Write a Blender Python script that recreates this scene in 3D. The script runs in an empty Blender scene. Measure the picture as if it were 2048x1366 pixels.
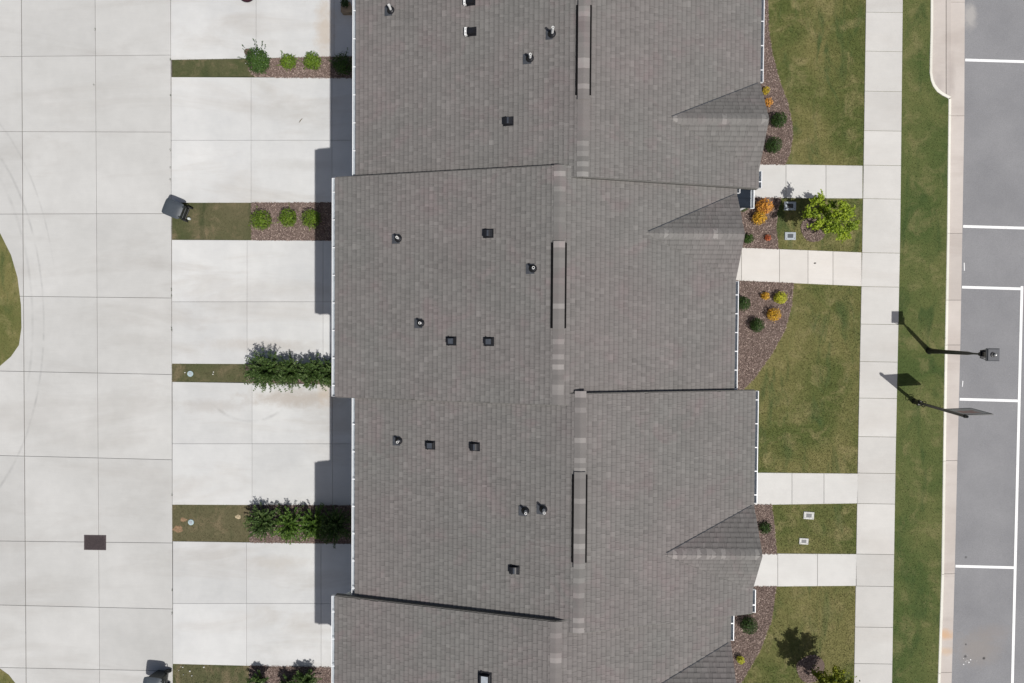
import bpy, math, random
import numpy as np
from mathutils import Vector, Matrix

random.seed(7)
rng = np.random.default_rng(7)
R = math.radians
scn = bpy.context.scene
col = scn.collection

# ------------------------------------------------------------------ camera, sky, sun, exposure
FPX, CAMH, TILT, YAW = 1365.0, 27.3, -0.022, 0.0068
cam = bpy.data.cameras.new('camera')
cam.sensor_width = 36.0
cam.lens = FPX / 2048 * 36.0
cam.clip_end = 3000
cam_o = bpy.data.objects.new('camera', cam)
col.objects.link(cam_o)
cam_o.location = (0, 0, CAMH)
cam_o.rotation_euler = (TILT, 0, YAW)
scn.camera = cam_o

SUN = Vector((0.362, -0.375, 1.0)).normalized()
sun_el = math.asin(SUN.z)
sun_az = math.atan2(SUN.x, SUN.y)
w = bpy.data.worlds.new('World')
scn.world = w
w.use_nodes = True
nt = w.node_tree
nt.nodes.clear()
sky = nt.nodes.new('ShaderNodeTexSky')
sky.sky_type = 'NISHITA'
sky.sun_disc = False
sky.sun_elevation = sun_el
sky.sun_rotation = sun_az
sky.air_density = 1.0
sky.dust_density = 3.0
sky.ozone_density = 0.4
bgn = nt.nodes.new('ShaderNodeBackground')
bgn.inputs['Strength'].default_value = 0.062
wo = nt.nodes.new('ShaderNodeOutputWorld')
nt.links.new(sky.outputs[0], bgn.inputs[0])
nt.links.new(bgn.outputs[0], wo.inputs[0])
sl = bpy.data.lights.new('sun', 'SUN')
sl.energy = 4.0
sl.angle = R(0.55)
sl.color = (1.0, 0.975, 0.935)
so = bpy.data.objects.new('sun', sl)
col.objects.link(so)
so.rotation_euler = (-SUN).to_track_quat('-Z', 'Y').to_euler()
so.location = SUN * 60
scn.view_settings.view_transform = 'Standard'
scn.view_settings.look = 'None'
scn.view_settings.exposure = 0.0
scn.view_settings.gamma = 1.0
scn.view_settings.use_curve_mapping = False


# ------------------------------------------------------------------ helpers
def P(px, py, z=0.0):
    """pixel of the 2048 x 1366 photograph -> point at height z"""
    x = (px - 1024) / FPX
    y = -(py - 683) / FPX
    q = -1.0
    c, s = math.cos(TILT), math.sin(TILT)
    y, q = c * y - s * q, s * y + c * q
    c, s = math.cos(YAW), math.sin(YAW)
    x, y = c * x - s * y, s * x + c * y
    t = (z - CAMH) / q
    return (x * t, y * t)


def PP(pts, z=0.0):
    return [P(a, b, z) for a, b in pts]


def lerp(a, b, t):
    return a + (b - a) * t


class MB:
    """collects faces; build() links them as one mesh object"""
    def __init__(self):
        self.v, self.f, self.m, self.t = [], [], [], []

    def add(self, vs, fs, m=0, tint=0.5):
        o = len(self.v)
        self.v += [tuple(p) for p in vs]
        for f in fs:
            self.f.append([o + i for i in f])
            self.m.append(m)
            self.t.append(tint)
        return self

    def box(self, c, s, rot=None, m=0, tint=0.5, taper=1.0):
        hx, hy, hz = s[0] / 2, s[1] / 2, s[2] / 2
        vs = []
        for k, z in ((1.0, -hz), (taper, hz)):
            for x, y in ((-hx, -hy), (hx, -hy), (hx, hy), (-hx, hy)):
                p = Vector((x * k, y * k, z))
                if rot is not None:
                    p = rot @ p
                vs.append((p.x + c[0], p.y + c[1], p.z + c[2]))
        return self.add(vs, [(3, 2, 1, 0), (4, 5, 6, 7), (0, 1, 5, 4), (1, 2, 6, 5), (2, 3, 7, 6), (3, 0, 4, 7)], m, tint)

    def prism(self, poly, z0, z1, ch=0.0, m=0, tint=0.5):
        poly = ccw(poly)
        n = len(poly)
        rings = [[(x, y, z0) for x, y in poly]]
        if ch > 0:
            rings.append([(x, y, z1 - ch) for x, y in poly])
            rings.append([(x, y, z1) for x, y in inset(poly, ch)])
        else:
            rings.append([(x, y, z1) for x, y in poly])
        vs = [p for r_ in rings for p in r_]
        fs = [tuple(reversed(range(n)))]
        for k in range(len(rings) - 1):
            for i in range(n):
                j = (i + 1) % n
                fs.append((k * n + i, k * n + j, (k + 1) * n + j, (k + 1) * n + i))
        fs.append(tuple(range((len(rings) - 1) * n, len(rings) * n)))
        return self.add(vs, fs, m, tint)

    def tube(self, pts, rad, n=8, m=0, tint=0.5, caps=True):
        pts = [Vector(p) for p in pts]
        if not isinstance(rad, (list, tuple)):
            rad = [rad] * len(pts)
        vs, fs = [], []
        for i, p in enumerate(pts):
            d = (pts[min(i + 1, len(pts) - 1)] - pts[max(i - 1, 0)])
            if d.length < 1e-9:
                d = Vector((0, 0, 1))
            d.normalize()
            a = d.cross(Vector((0, 1, 0))) if abs(d.y) < 0.9 else d.cross(Vector((1, 0, 0)))
            a.normalize()
            b = d.cross(a)
            for k in range(n):
                an = 2 * math.pi * k / n
                vs.append(p + (a * math.cos(an) + b * math.sin(an)) * rad[i])
        for i in range(len(pts) - 1):
            for k in range(n):
                l = (k + 1) % n
                fs.append((i * n + k, i * n + l, (i + 1) * n + l, (i + 1) * n + k))
        if caps:
            fs.append(tuple(reversed(range(n))))
            fs.append(tuple(range((len(pts) - 1) * n, len(pts) * n)))
        return self.add(vs, fs, m, tint)

    def lathe(self, prof, c=(0, 0, 0), n=20, m=0, tint=0.5):
        vs, fs = [], []
        for r_, z in prof:
            for k in range(n):
                a = 2 * math.pi * k / n
                vs.append((c[0] + r_ * math.cos(a), c[1] + r_ * math.sin(a), c[2] + z))
        for i in range(len(prof) - 1):
            for k in range(n):
                l = (k + 1) % n
                fs.append((i * n + k, i * n + l, (i + 1) * n + l, (i + 1) * n + k))
        fs.append(tuple(reversed(range(n))))
        fs.append(tuple(range((len(prof) - 1) * n, len(prof) * n)))
        return self.add(vs, fs, m, tint)

    def mesh(self, name, mats, smooth=False):
        me = bpy.data.meshes.new(name)
        me.from_pydata(self.v, [], self.f)
        for mt in (mats if isinstance(mats, (list, tuple)) else [mats]):
            me.materials.append(mt)
        if any(self.m):
            me.polygons.foreach_set('material_index', self.m)
        at = me.attributes.new('tint', 'FLOAT', 'FACE')
        at.data.foreach_set('value', self.t)
        if smooth:
            me.polygons.foreach_set('use_smooth', [True] * len(me.polygons))
        me.update()
        return me

    def build(self, name, mats, parent=None, loc=None, smooth=False, auto=None):
        me = self.mesh(name, mats, smooth)
        if auto is not None:
            me.polygons.foreach_set('use_smooth', [True] * len(me.polygons))
            me.set_sharp_from_angle(angle=R(auto))
        return link(name, me, parent, loc)


def link(name, me, parent=None, loc=None):
    o = bpy.data.objects.new(name, me)
    col.objects.link(o)
    if parent is not None:
        o.parent = parent
    if loc is not None:
        o.location = loc
    return o


def ccw(poly):
    a = sum(poly[i][0] * poly[(i + 1) % len(poly)][1] - poly[(i + 1) % len(poly)][0] * poly[i][1] for i in range(len(poly)))
    return list(poly) if a > 0 else list(reversed(poly))


def inset(poly, d):
    n = len(poly)
    out = []
    for i in range(n):
        p0, p1, p2 = Vector(poly[i - 1]), Vector(poly[i]), Vector(poly[(i + 1) % n])
        e1, e2 = (p1 - p0), (p2 - p1)
        if e1.length < 1e-7 or e2.length < 1e-7:
            out.append(tuple(p1))
            continue
        e1.normalize()
        e2.normalize()
        n1, n2 = Vector((-e1.y, e1.x)), Vector((-e2.y, e2.x))
        k = n1 + n2
        den = max(0.3, 1 + n1.dot(n2))
        out.append(tuple(p1 + k * (d / den)))
    return out


def inside(poly, X, Y):
    """vectorised point-in-polygon"""
    X = np.asarray(X)
    Y = np.asarray(Y)
    r_ = np.zeros(X.shape, bool)
    n = len(poly)
    for i in range(n):
        x1, y1 = poly[i]
        x2, y2 = poly[(i + 1) % n]
        if y1 == y2:
            continue
        c = ((y1 > Y) != (y2 > Y)) & (X < (x2 - x1) * (Y - y1) / (y2 - y1) + x1)
        r_ ^= c
    return r_


def tag(o, label=None, cat=None, group=None, kind=None):
    if label:
        o['label'] = label
    if cat:
        o['category'] = cat
    if group:
        o['group'] = group
    if kind:
        o['kind'] = kind
    return o


def thing(name, label, cat, loc=(0, 0, 0), rz=0.0, group=None):
    o = bpy.data.objects.new(name, None)
    col.objects.link(o)
    o.empty_display_size = 0.1
    o.location = loc
    o.rotation_euler = (0, 0, rz)
    return tag(o, label, cat, group)


# ------------------------------------------------------------------ materials
class N:
    def __init__(self, name):
        self.mat = bpy.data.materials.new(name)
        self.mat.use_nodes = True
        self.nt = self.mat.node_tree
        self.b = self.nt.nodes['Principled BSDF']
        self.out = self.nt.nodes['Material Output']

    def n(self, t, **kw):
        nd = self.nt.nodes.new(t)
        for k, v in kw.items():
            setattr(nd, k, v)
        return nd

    def l(self, a, b):
        self.nt.links.new(a, b)

    def pos(self):
        return self.n('ShaderNodeNewGeometry').outputs['Position']

    def noise(self, scale, detail=3, rough=0.55, vec=None, dist=0.0):
        nd = self.n('ShaderNodeTexNoise')
        nd.inputs['Scale'].default_value = scale
        nd.inputs['Detail'].default_value = detail
        nd.inputs['Roughness'].default_value = rough
        nd.inputs['Distortion'].default_value = dist
        self.l(vec if vec is not None else self.pos(), nd.inputs['Vector'])
        return nd.outputs['Fac']

    def ramp(self, fac, lo, hi, a=0.0, b=1.0, clamp=True):
        nd = self.n('ShaderNodeMapRange', clamp=clamp)
        self.l(fac, nd.inputs[0])
        nd.inputs[1].default_value = lo
        nd.inputs[2].default_value = hi
        nd.inputs[3].default_value = a
        nd.inputs[4].default_value = b
        return nd.outputs[0]

    def mix(self, fac, a, b, mode='MIX'):
        nd = self.n('ShaderNodeMix', data_type='RGBA', blend_type=mode)
        for s, v in ((nd.inputs['Factor'], fac), (nd.inputs[6], a), (nd.inputs[7], b)):
            if isinstance(v, (int, float)):
                s.default_value = v
            elif isinstance(v, tuple):
                s.default_value = (*v, 1) if len(v) == 3 else v
            else:
                self.l(v, s)
        return nd.outputs[2]

    def math(self, op, a, b=None, clamp=False):
        nd = self.n('ShaderNodeMath', operation=op, use_clamp=clamp)
        for i, v in enumerate((a, b)):
            if v is None:
                continue
            if isinstance(v, (int, float)):
                nd.inputs[i].default_value = v
            else:
                self.l(v, nd.inputs[i])
        return nd.outputs[0]

    def gray(self, fac):
        nd = self.n('ShaderNodeCombineColor')
        for i in range(3):
            self.l(fac, nd.inputs[i])
        return nd.outputs[0]

    def scalec(self, c, fac):
        return self.mix(1.0, c, self.gray(fac), 'MULTIPLY')

    def tint(self):
        nd = self.n('ShaderNodeAttribute', attribute_name='tint')
        return nd.outputs['Fac']

    def rand(self):
        return self.n('ShaderNodeObjectInfo').outputs['Random']

    def bump(self, h, strength=0.3, dist=0.01):
        nd = self.n('ShaderNodeBump')
        nd.inputs['Strength'].default_value = strength
        nd.inputs['Distance'].default_value = dist
        self.l(h, nd.inputs['Height'])
        self.l(nd.outputs[0], self.b.inputs['Normal'])

    def fin(self, color=None, rough=0.8, spec=None, metal=0.0):
        if color is not None:
            if isinstance(color, tuple):
                self.b.inputs['Base Color'].default_value = (*color, 1)
            else:
                self.l(color, self.b.inputs['Base Color'])
        if isinstance(rough, (int, float)):
            self.b.inputs['Roughness'].default_value = rough
        else:
            self.l(rough, self.b.inputs['Roughness'])
        self.b.inputs['Metallic'].default_value = metal
        if spec is not None:
            self.b.inputs['Specular IOR Level'].default_value = spec
        return self.mat


def plain(name, c, rough=0.6, var=0.12, scale=7.0, metal=0.0, spec=None):
    q = N(name)
    v = q.ramp(q.noise(scale, 4), 0.3, 0.7, 1 - var, 1 + var)
    return q.fin(q.scalec(q.mix(0.0, c, c), v), rough, spec, metal)


def concrete(name, a, b, stain=(0.40, 0.36, 0.31), stain_amt=0.35, marks=None, fills=()):
    q = N(name)
    pos = q.pos()
    big = q.ramp(q.noise(0.33, 4, 0.6), 0.3, 0.7)
    c = q.mix(big, a, b)
    mp = q.n('ShaderNodeMapping')
    mp.inputs['Scale'].default_value = (0.30, 1.25, 1)
    q.l(pos, mp.inputs[0])
    str_ = q.ramp(q.noise(0.55, 5, 0.62, mp.outputs[0], 0.6), 0.50, 0.80)
    c = q.mix(q.math('MULTIPLY', str_, stain_amt), c, stain)
    mid = q.ramp(q.noise(2.3, 5, 0.62), 0.25, 0.75, 0.965, 1.035)
    c = q.scalec(c, mid)
    fine = q.ramp(q.noise(42, 3, 0.7), 0.25, 0.75, 0.96, 1.04)
    c = q.scalec(c, fine)
    # broom finish: very fine streaks
    mb = q.n('ShaderNodeMapping')
    mb.inputs['Scale'].default_value = (1.5, 34, 1)
    q.l(pos, mb.inputs[0])
    br = q.ramp(q.noise(1.0, 2, 0.5, mb.outputs[0]), 0.3, 0.7, 0.985, 1.015)
    c = q.scalec(c, br)
    spots = q.ramp(q.noise(5.5, 2, 0.5), 0.80, 0.84, 1.0, 0.62)
    c = q.scalec(c, spots)
    ri = q.ramp(q.rand(), 0, 1, 0.935, 1.045)
    c = q.scalec(c, ri)
    if marks:
        sep = q.n('ShaderNodeSeparateXYZ')
        q.l(pos, sep.inputs[0])
        for (cx, cy, rx, ry, wd, amt, (lo, hi)) in marks:
            dx = q.math('DIVIDE', q.math('SUBTRACT', sep.outputs[0], cx), rx)
            dy = q.math('DIVIDE', q.math('SUBTRACT', sep.outputs[1], cy), ry)
            d = q.math('SQRT', q.math('ADD', q.math('MULTIPLY', dx, dx), q.math('MULTIPLY', dy, dy)))
            ring = q.ramp(q.math('ABSOLUTE', q.math('SUBTRACT', d, 1.0)), 0.0, wd, 1.0, 0.0)
            an = q.math('ARCTAN2', dy, dx)
            m_ = q.math('MULTIPLY', q.ramp(an, lo, lo + 0.25), q.ramp(an, hi - 0.25, hi, 1.0, 0.0))
            nz = q.ramp(q.noise(1.7, 4, 0.7), 0.35, 0.62)
            c = q.mix(q.math('MULTIPLY', q.math('MULTIPLY', ring, m_), q.math('MULTIPLY', nz, amt)), c, (0.17, 0.17, 0.17))
    for (cx, cy, rx, ry, fc, amt) in fills:
        sep = q.n('ShaderNodeSeparateXYZ')
        q.l(pos, sep.inputs[0])
        dx = q.math('DIVIDE', q.math('SUBTRACT', sep.outputs[0], cx), rx)
        dy = q.math('DIVIDE', q.math('SUBTRACT', sep.outputs[1], cy), ry)
        d = q.math('SQRT', q.math('ADD', q.math('MULTIPLY', dx, dx), q.math('MULTIPLY', dy, dy)))
        d = q.math('ADD', d, q.ramp(q.noise(2.6, 5, 0.7), 0.2, 0.8, -0.45, 0.45))
        c = q.mix(q.math('MULTIPLY', q.ramp(d, 0.25, 1.0, 1.0, 0.0), amt), c, fc)
    q.bump(q.noise(130, 2, 0.6), 0.12, 0.004)
    return q.fin(c, 0.88, 0.25)


ix, iy = P(-130, 640)
tx_, ty_ = P(500, 745)
M = {}
M['alley'] = concrete('alley_concrete', (0.440, 0.436, 0.421), (0.510, 0.505, 0.490), (0.36, 0.343, 0.32), 0.6,
                      [(ix, iy, 4.35, 8.2, 0.014, 0.35, (-1.6, 1.6)), (ix, iy, 4.9, 9.3, 0.010, 0.28, (0.2, 1.7)),
                       (ix, iy, 3.9, 7.7, 0.02, 0.22, (-0.5, 0.9))])
M['drive'] = concrete('driveway_concrete', (0.480, 0.482, 0.478), (0.580, 0.578, 0.566), (0.39, 0.360, 0.325), 0.75,
                      [(tx_, ty_, 1.95, 1.95, 0.045, 0.30, (-2.5, -0.7))],
                      [(*P(590, 797), 2.6, 0.42, (0.34, 0.285, 0.235), 0.55), (*P(420, 812), 1.8, 0.35, (0.36, 0.33, 0.30), 0.4),
                       (*P(600, 1312), 1.6, 0.45, (0.62, 0.62, 0.62), 0.5), (*P(560, 1125), 1.5, 0.35, (0.40, 0.36, 0.31), 0.35),
                       (*P(650, 60), 0.5, 1.6, (0.44, 0.36, 0.28), 0.6), (*P(520, 690), 2.8, 0.35, (0.40, 0.36, 0.32), 0.45),
                       (*P(560, 225), 2.0, 0.4, (0.40, 0.385, 0.36), 0.35), (*P(600, 330), 2.2, 0.3, (0.40, 0.385, 0.36), 0.3),
                       (*P(650, 780), 0.4, 0.9, (0.46, 0.37, 0.28), 0.5)])
M['walk'] = concrete('walkway_concrete', (0.545, 0.518, 0.485), (0.605, 0.58, 0.55), (0.48, 0.43, 0.385), 0.4)
M['walk_n'] = concrete('grey_walk_concrete', (0.505, 0.495, 0.475), (0.565, 0.555, 0.535), (0.45, 0.42, 0.38), 0.4)
M['sidewalk'] = concrete('sidewalk_concrete', (0.485, 0.473, 0.450), (0.545, 0.53, 0.505), (0.42, 0.385, 0.35), 0.45)
M['kerb'] = concrete('kerb_concrete', (0.45, 0.405, 0.37), (0.52, 0.475, 0.44), (0.34, 0.29, 0.26), 0.7, None,
                     [(*P(1893, 1272), 0.5, 0.30, (0.52, 0.33, 0.19), 0.8), (*P(1893, 1305), 0.5, 0.22, (0.50, 0.36, 0.24), 0.6),
                      (*P(1905, 150), 0.22, 1.0, (0.33, 0.29, 0.27), 0.5), (*P(1880, 165), 0.3, 0.5, (0.36, 0.32, 0.30), 0.5)])
M['kerbtop'] = concrete('kerb_top_concrete', (0.66, 0.64, 0.57), (0.72, 0.70, 0.63), (0.5, 0.46, 0.40), 0.3)
M['joint'] = plain('joint_sand', (0.16, 0.15, 0.135), 0.95, 0.3, 12)

q = N('asphalt')
c = q.mix(q.ramp(q.noise(0.5, 5, 0.6), 0.3, 0.7), (0.196, 0.196, 0.204), (0.240, 0.239, 0.246))
c = q.scalec(c, q.ramp(q.noise(38, 3, 0.75), 0.25, 0.75, 0.74, 1.26))
c = q.scalec(c, q.ramp(q.noise(160, 2, 0.6), 0.3, 0.7, 0.88, 1.12))
c = q.mix(q.ramp(q.noise(46, 1, 0.5), 0.76, 0.80), c, (0.36, 0.36, 0.35))
sep = q.n('ShaderNodeSeparateXYZ')
q.l(q.pos(), sep.inputs[0])
for (cx, cy, rx, ry, fc, amt) in ((*P(1944, 30), 0.36, 0.7, (0.40, 0.38, 0.36), 0.7), (*P(1960, 1300), 1.2, 0.9, (0.25, 0.225, 0.205), 0.6), (*P(1990, 1265), 0.9, 0.4, (0.24, 0.215, 0.20), 0.4),
                                  (*P(1934, 1315), 0.08, 0.08, (0.05, 0.05, 0.05), 0.8), (*P(1971, 1319), 0.07, 0.07, (0.03, 0.03, 0.03), 0.9), (*P(1935, 1291), 0.05, 0.05, (0.05, 0.05, 0.05), 0.9), (*P(1935, 1116), 0.06, 0.06, (0.07, 0.07, 0.07), 0.8)):
    dx = q.math('DIVIDE', q.math('SUBTRACT', sep.outputs[0], cx), rx)
    dy = q.math('DIVIDE', q.math('SUBTRACT', sep.outputs[1], cy), ry)
    d = q.math('SQRT', q.math('ADD', q.math('MULTIPLY', dx, dx), q.math('MULTIPLY', dy, dy)))
    d = q.math('ADD', d, q.ramp(q.noise(4, 5, 0.7), 0.2, 0.8, -0.35, 0.35))
    c = q.mix(q.math('MULTIPLY', q.ramp(d, 0.3, 1.0, 1.0, 0.0), amt), c, fc)
q.bump(q.noise(110, 3, 0.7), 0.5, 0.006)
M['asphalt'] = q.fin(c, 0.9, 0.3)

q = N('road_paint')
wearp = q.ramp(q.noise(9, 5, 0.7), 0.30, 0.42, 0.5, 0.0)
M['paint'] = q.fin(q.mix(wearp, (0.80, 0.80, 0.79), (0.30, 0.30, 0.30)), 0.7)


def grass_mat(name, green, dry, straw, deep, shift=0.0, use_tint=True):
    q = N(name)
    a = q.ramp(q.noise(0.30, 5, 0.6, None, 0.5), 0.40 - shift, 0.60 - shift)
    c = q.mix(a, green, dry)
    b = q.ramp(q.noise(1.3, 5, 0.65, None, 0.6), 0.50, 0.70)
    c = q.mix(q.math('MULTIPLY', b, 0.7), c, straw)
    mp = q.n('ShaderNodeMapping')
    mp.inputs['Scale'].default_value = (1.6, 0.5, 1)
    q.l(q.pos(), mp.inputs[0])
    d = q.ramp(q.noise(0.75, 4, 0.6, mp.outputs[0], 1.0), 0.54, 0.70)
    c = q.mix(q.math('MULTIPLY', d, 0.75), c, deep)
    c = q.scalec(c, q.ramp(q.noise(24, 3, 0.7), 0.25, 0.75, 0.84, 1.16))
    if use_tint:
        c = q.scalec(c, q.ramp(q.tint(), 0, 1, 0.80, 1.32))
    q.fin(c, 0.85, 0.1)
    return q.mat


LAWN = ((0.085, 0.102, 0.031), (0.155, 0.145, 0.056), (0.245, 0.210, 0.102), (0.050, 0.082, 0.028))
VERGE = ((0.066, 0.092, 0.028), (0.108, 0.120, 0.042), (0.18, 0.165, 0.075), (0.042, 0.070, 0.022))
THIN = ((0.068, 0.078, 0.034), (0.112, 0.102, 0.056), (0.215, 0.165, 0.104), (0.046, 0.058, 0.026))
M['grass'] = grass_mat('grass_blades', *LAWN)
M['grass_g'] = grass_mat('green_grass_blades', *VERGE)
M['grass_d'] = grass_mat('thin_dry_grass_blades', *THIN)
M['soil'] = grass_mat('lawn_ground', *LAWN, 0.0, False)
M['soil_g'] = grass_mat('verge_ground', *VERGE, 0.0, False)
M['soil_d'] = grass_mat('strip_ground', *THIN, 0.0, False)

q = N('mulch_base')
c = q.mix(q.ramp(q.noise(30, 4, 0.7), 0.35, 0.7), (0.085, 0.062, 0.052), (0.18, 0.135, 0.115))
M['mulch'] = q.fin(c, 0.95, 0.1)
q = N('mulch_chips')
t_ = q.tint()
c = q.mix(q.ramp(t_, 0.0, 0.75), (0.105, 0.074, 0.064), (0.255, 0.190, 0.165))
c = q.mix(q.ramp(t_, 0.80, 1.0), c, (0.50, 0.40, 0.34))
M['chips'] = q.fin(c, 0.9, 0.15)


def shingle_mat(name, per_object):
    q = N(name)
    t_ = q.n('ShaderNodeSeparateColor')
    if per_object:
        q.l(q.n('ShaderNodeObjectInfo').outputs['Color'], t_.inputs[0])
        tv = q.math('ADD', t_.outputs[0], q.math('SUBTRACT', q.tint(), 0.5))
    else:
        tv = q.tint()
    zone = q.ramp(q.noise(0.30, 3, 0.55), 0.38, 0.64)
    c = q.mix(zone, (0.156, 0.150, 0.142), (0.168, 0.153, 0.147))
    red = q.ramp(q.noise(1.2, 3, 0.6, None, 0.5), 0.54, 0.72)
    c = q.mix(q.math('MULTIPLY', red, 0.65), c, (0.178, 0.148, 0.146))
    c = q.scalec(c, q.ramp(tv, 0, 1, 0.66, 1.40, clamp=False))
    c = q.scalec(c, q.ramp(q.noise(0.9, 4, 0.6), 0.3, 0.7, 0.95, 1.05))
    c = q.scalec(c, q.ramp(q.noise(75, 2, 0.7), 0.25, 0.75, 0.90, 1.10))
    q.bump(q.noise(220, 2, 0.6), 0.25, 0.003)
    return q.fin(c, 0.93, 0.2)


M['shing'] = shingle_mat('asphalt_shingles', False)
M['shing1'] = shingle_mat('asphalt_shingle_single', True)
M['deck'] = plain('roof_underlay', (0.075, 0.07, 0.065), 0.95, 0.1)
M['white'] = plain('white_painted_aluminium', (0.78, 0.79, 0.80), 0.4, 0.04, 3)
M['rake'] = plain('taupe_drip_edge', (0.12, 0.115, 0.105), 0.6, 0.08, 4)
M['gutshade'] = plain('shaded_gutter_inside', (0.34, 0.37, 0.40), 0.5, 0.12, 2)  # sky-lit shade inside the white gutters, put in as a blue-grey colour
M['trim'] = plain('white_trim', (0.74, 0.75, 0.75), 0.6, 0.05, 4)
q = N('lap_siding')
wv = q.n('ShaderNodeTexWave', wave_type='BANDS', bands_direction='Z', wave_profile='SAW')
wv.inputs['Scale'].default_value = 1.05
q.l(q.pos(), wv.inputs['Vector'])
q.bump(wv.outputs['Fac'], 0.8, 0.02)
M['siding'] = q.fin(q.scalec(q.mix(0.0, (0.55, 0.57, 0.58), (0.5, 0.5, 0.5)), q.ramp(q.noise(3, 3), 0.3, 0.7, 0.95, 1.05)), 0.7)
M['navy'] = plain('dark_blue_metal_roof', (0.012, 0.017, 0.026), 0.75, 0.15, 5, 0.0, 0.15)
M['glass'] = plain('window_glass', (0.03, 0.04, 0.05), 0.08, 0.1, 2)
M['black'] = plain('black_metal', (0.014, 0.014, 0.016), 0.45, 0.2, 9)
M['vent'] = plain('black_plastic_vent', (0.012, 0.012, 0.014), 0.35, 0.2, 9)
M['ridgevent'] = plain('matt_black_ridge_vent', (0.010, 0.010, 0.010), 0.95, 0.2, 9, 0.0, 0.02)
M['ventgrey'] = plain('dark_grey_vent_top', (0.055, 0.062, 0.075), 0.4, 0.15, 9)
M['flash'] = plain('lead_grey_flashing', (0.050, 0.054, 0.062), 0.5, 0.2, 12)
M['pvc'] = plain('white_pvc', (0.82, 0.82, 0.80), 0.4, 0.04)
M['bin'] = plain('slate_grey_plastic', (0.052, 0.062, 0.074), 0.5, 0.10, 14)
M['bin_dark'] = plain('dark_green_grey_plastic', (0.022, 0.027, 0.028), 0.5, 0.15, 9)
M['rubber'] = plain('black_rubber', (0.012, 0.012, 0.012), 0.8, 0.2)
M['pale'] = plain('pale_plastic', (0.62, 0.66, 0.66), 0.35, 0.1)
M['rust'] = plain('rusty_iron', (0.058, 0.043, 0.045), 0.75, 0.35, 20)
M['dark'] = plain('dark_void', (0.006, 0.006, 0.007), 0.9, 0.1)
M['lidgrey'] = plain('grey_meter_cover', (0.34, 0.37, 0.40), 0.7, 0.14, 12)
M['lidpale'] = plain('weathered_meter_cover', (0.50, 0.50, 0.48), 0.85, 0.25, 20)
M['lidblue'] = plain('pale_blue_cap', (0.36, 0.45, 0.47), 0.5, 0.2, 22)
M['pole'] = plain('black_pole_paint', (0.016, 0.016, 0.019), 0.4, 0.2, 6)
M['lampgrey'] = plain('grey_lamp_roof', (0.062, 0.065, 0.074), 0.5, 0.12, 8)
M['silver'] = plain('photocell_metal', (0.75, 0.74, 0.72), 0.3, 0.1, 6, 0.6)
M['lens'] = plain('lamp_lens', (0.10, 0.085, 0.075), 0.25, 0.15, 6)
M['post'] = plain('dark_brown_grey_post', (0.055, 0.05, 0.046), 0.5, 0.2, 6)
M['terracotta'] = plain('tan_clay', (0.33, 0.24, 0.16), 0.8, 0.2, 9)
M['maroon'] = plain('maroon_glaze', (0.045, 0.015, 0.02), 0.35, 0.2, 9)
M['brown'] = plain('brown_plastic', (0.13, 0.085, 0.07), 0.7, 0.2, 9)
M['stone'] = plain('white_stone', (0.70, 0.69, 0.65), 0.8, 0.15, 20)
M['bark'] = plain('bark', (0.10, 0.075, 0.055), 0.9, 0.3, 15)
M['twig'] = plain('dry_leaf', (0.13, 0.10, 0.055), 0.8, 0.3, 15)
q = N('sign_panel_print')
sp = q.n('ShaderNodeTexCoord').outputs['Object']
sx = q.n('ShaderNodeSeparateXYZ')
q.l(sp, sx.inputs[0])
m1 = q.math('MULTIPLY', q.ramp(q.math('ABSOLUTE', q.math('SUBTRACT', sx.outputs[0], 0.52)), 0.28, 0.33, 1, 0),
            q.ramp(q.math('ABSOLUTE', q.math('SUBTRACT', sx.outputs[2], 2.62)), 0.22, 0.30, 1, 0))
c = q.mix(q.math('MULTIPLY', m1, q.ramp(q.noise(6, 3, 0.6, sp), 0.35, 0.6, 0.35, 0.9)), (0.50, 0.50, 0.48), (0.48, 0.20, 0.15))
M['panel'] = q.fin(c, 0.55)


def leaf_mat(name, a, b, hi=None, trans=0.25):
    q = N(name)
    t_ = q.tint()
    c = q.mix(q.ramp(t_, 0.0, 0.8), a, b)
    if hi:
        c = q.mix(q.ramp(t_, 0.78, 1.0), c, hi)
    q.fin(c, 0.55, 0.3)
    tr = q.n('ShaderNodeBsdfTranslucent')
    q.l(c, tr.inputs[0])
    mx = q.n('ShaderNodeMixShader')
    mx.inputs[0].default_value = trans
    q.l(q.b.outputs[0], mx.inputs[1])
    q.l(tr.outputs[0], mx.inputs[2])
    q.l(mx.outputs[0], q.out.inputs[0])
    return q.mat


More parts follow.
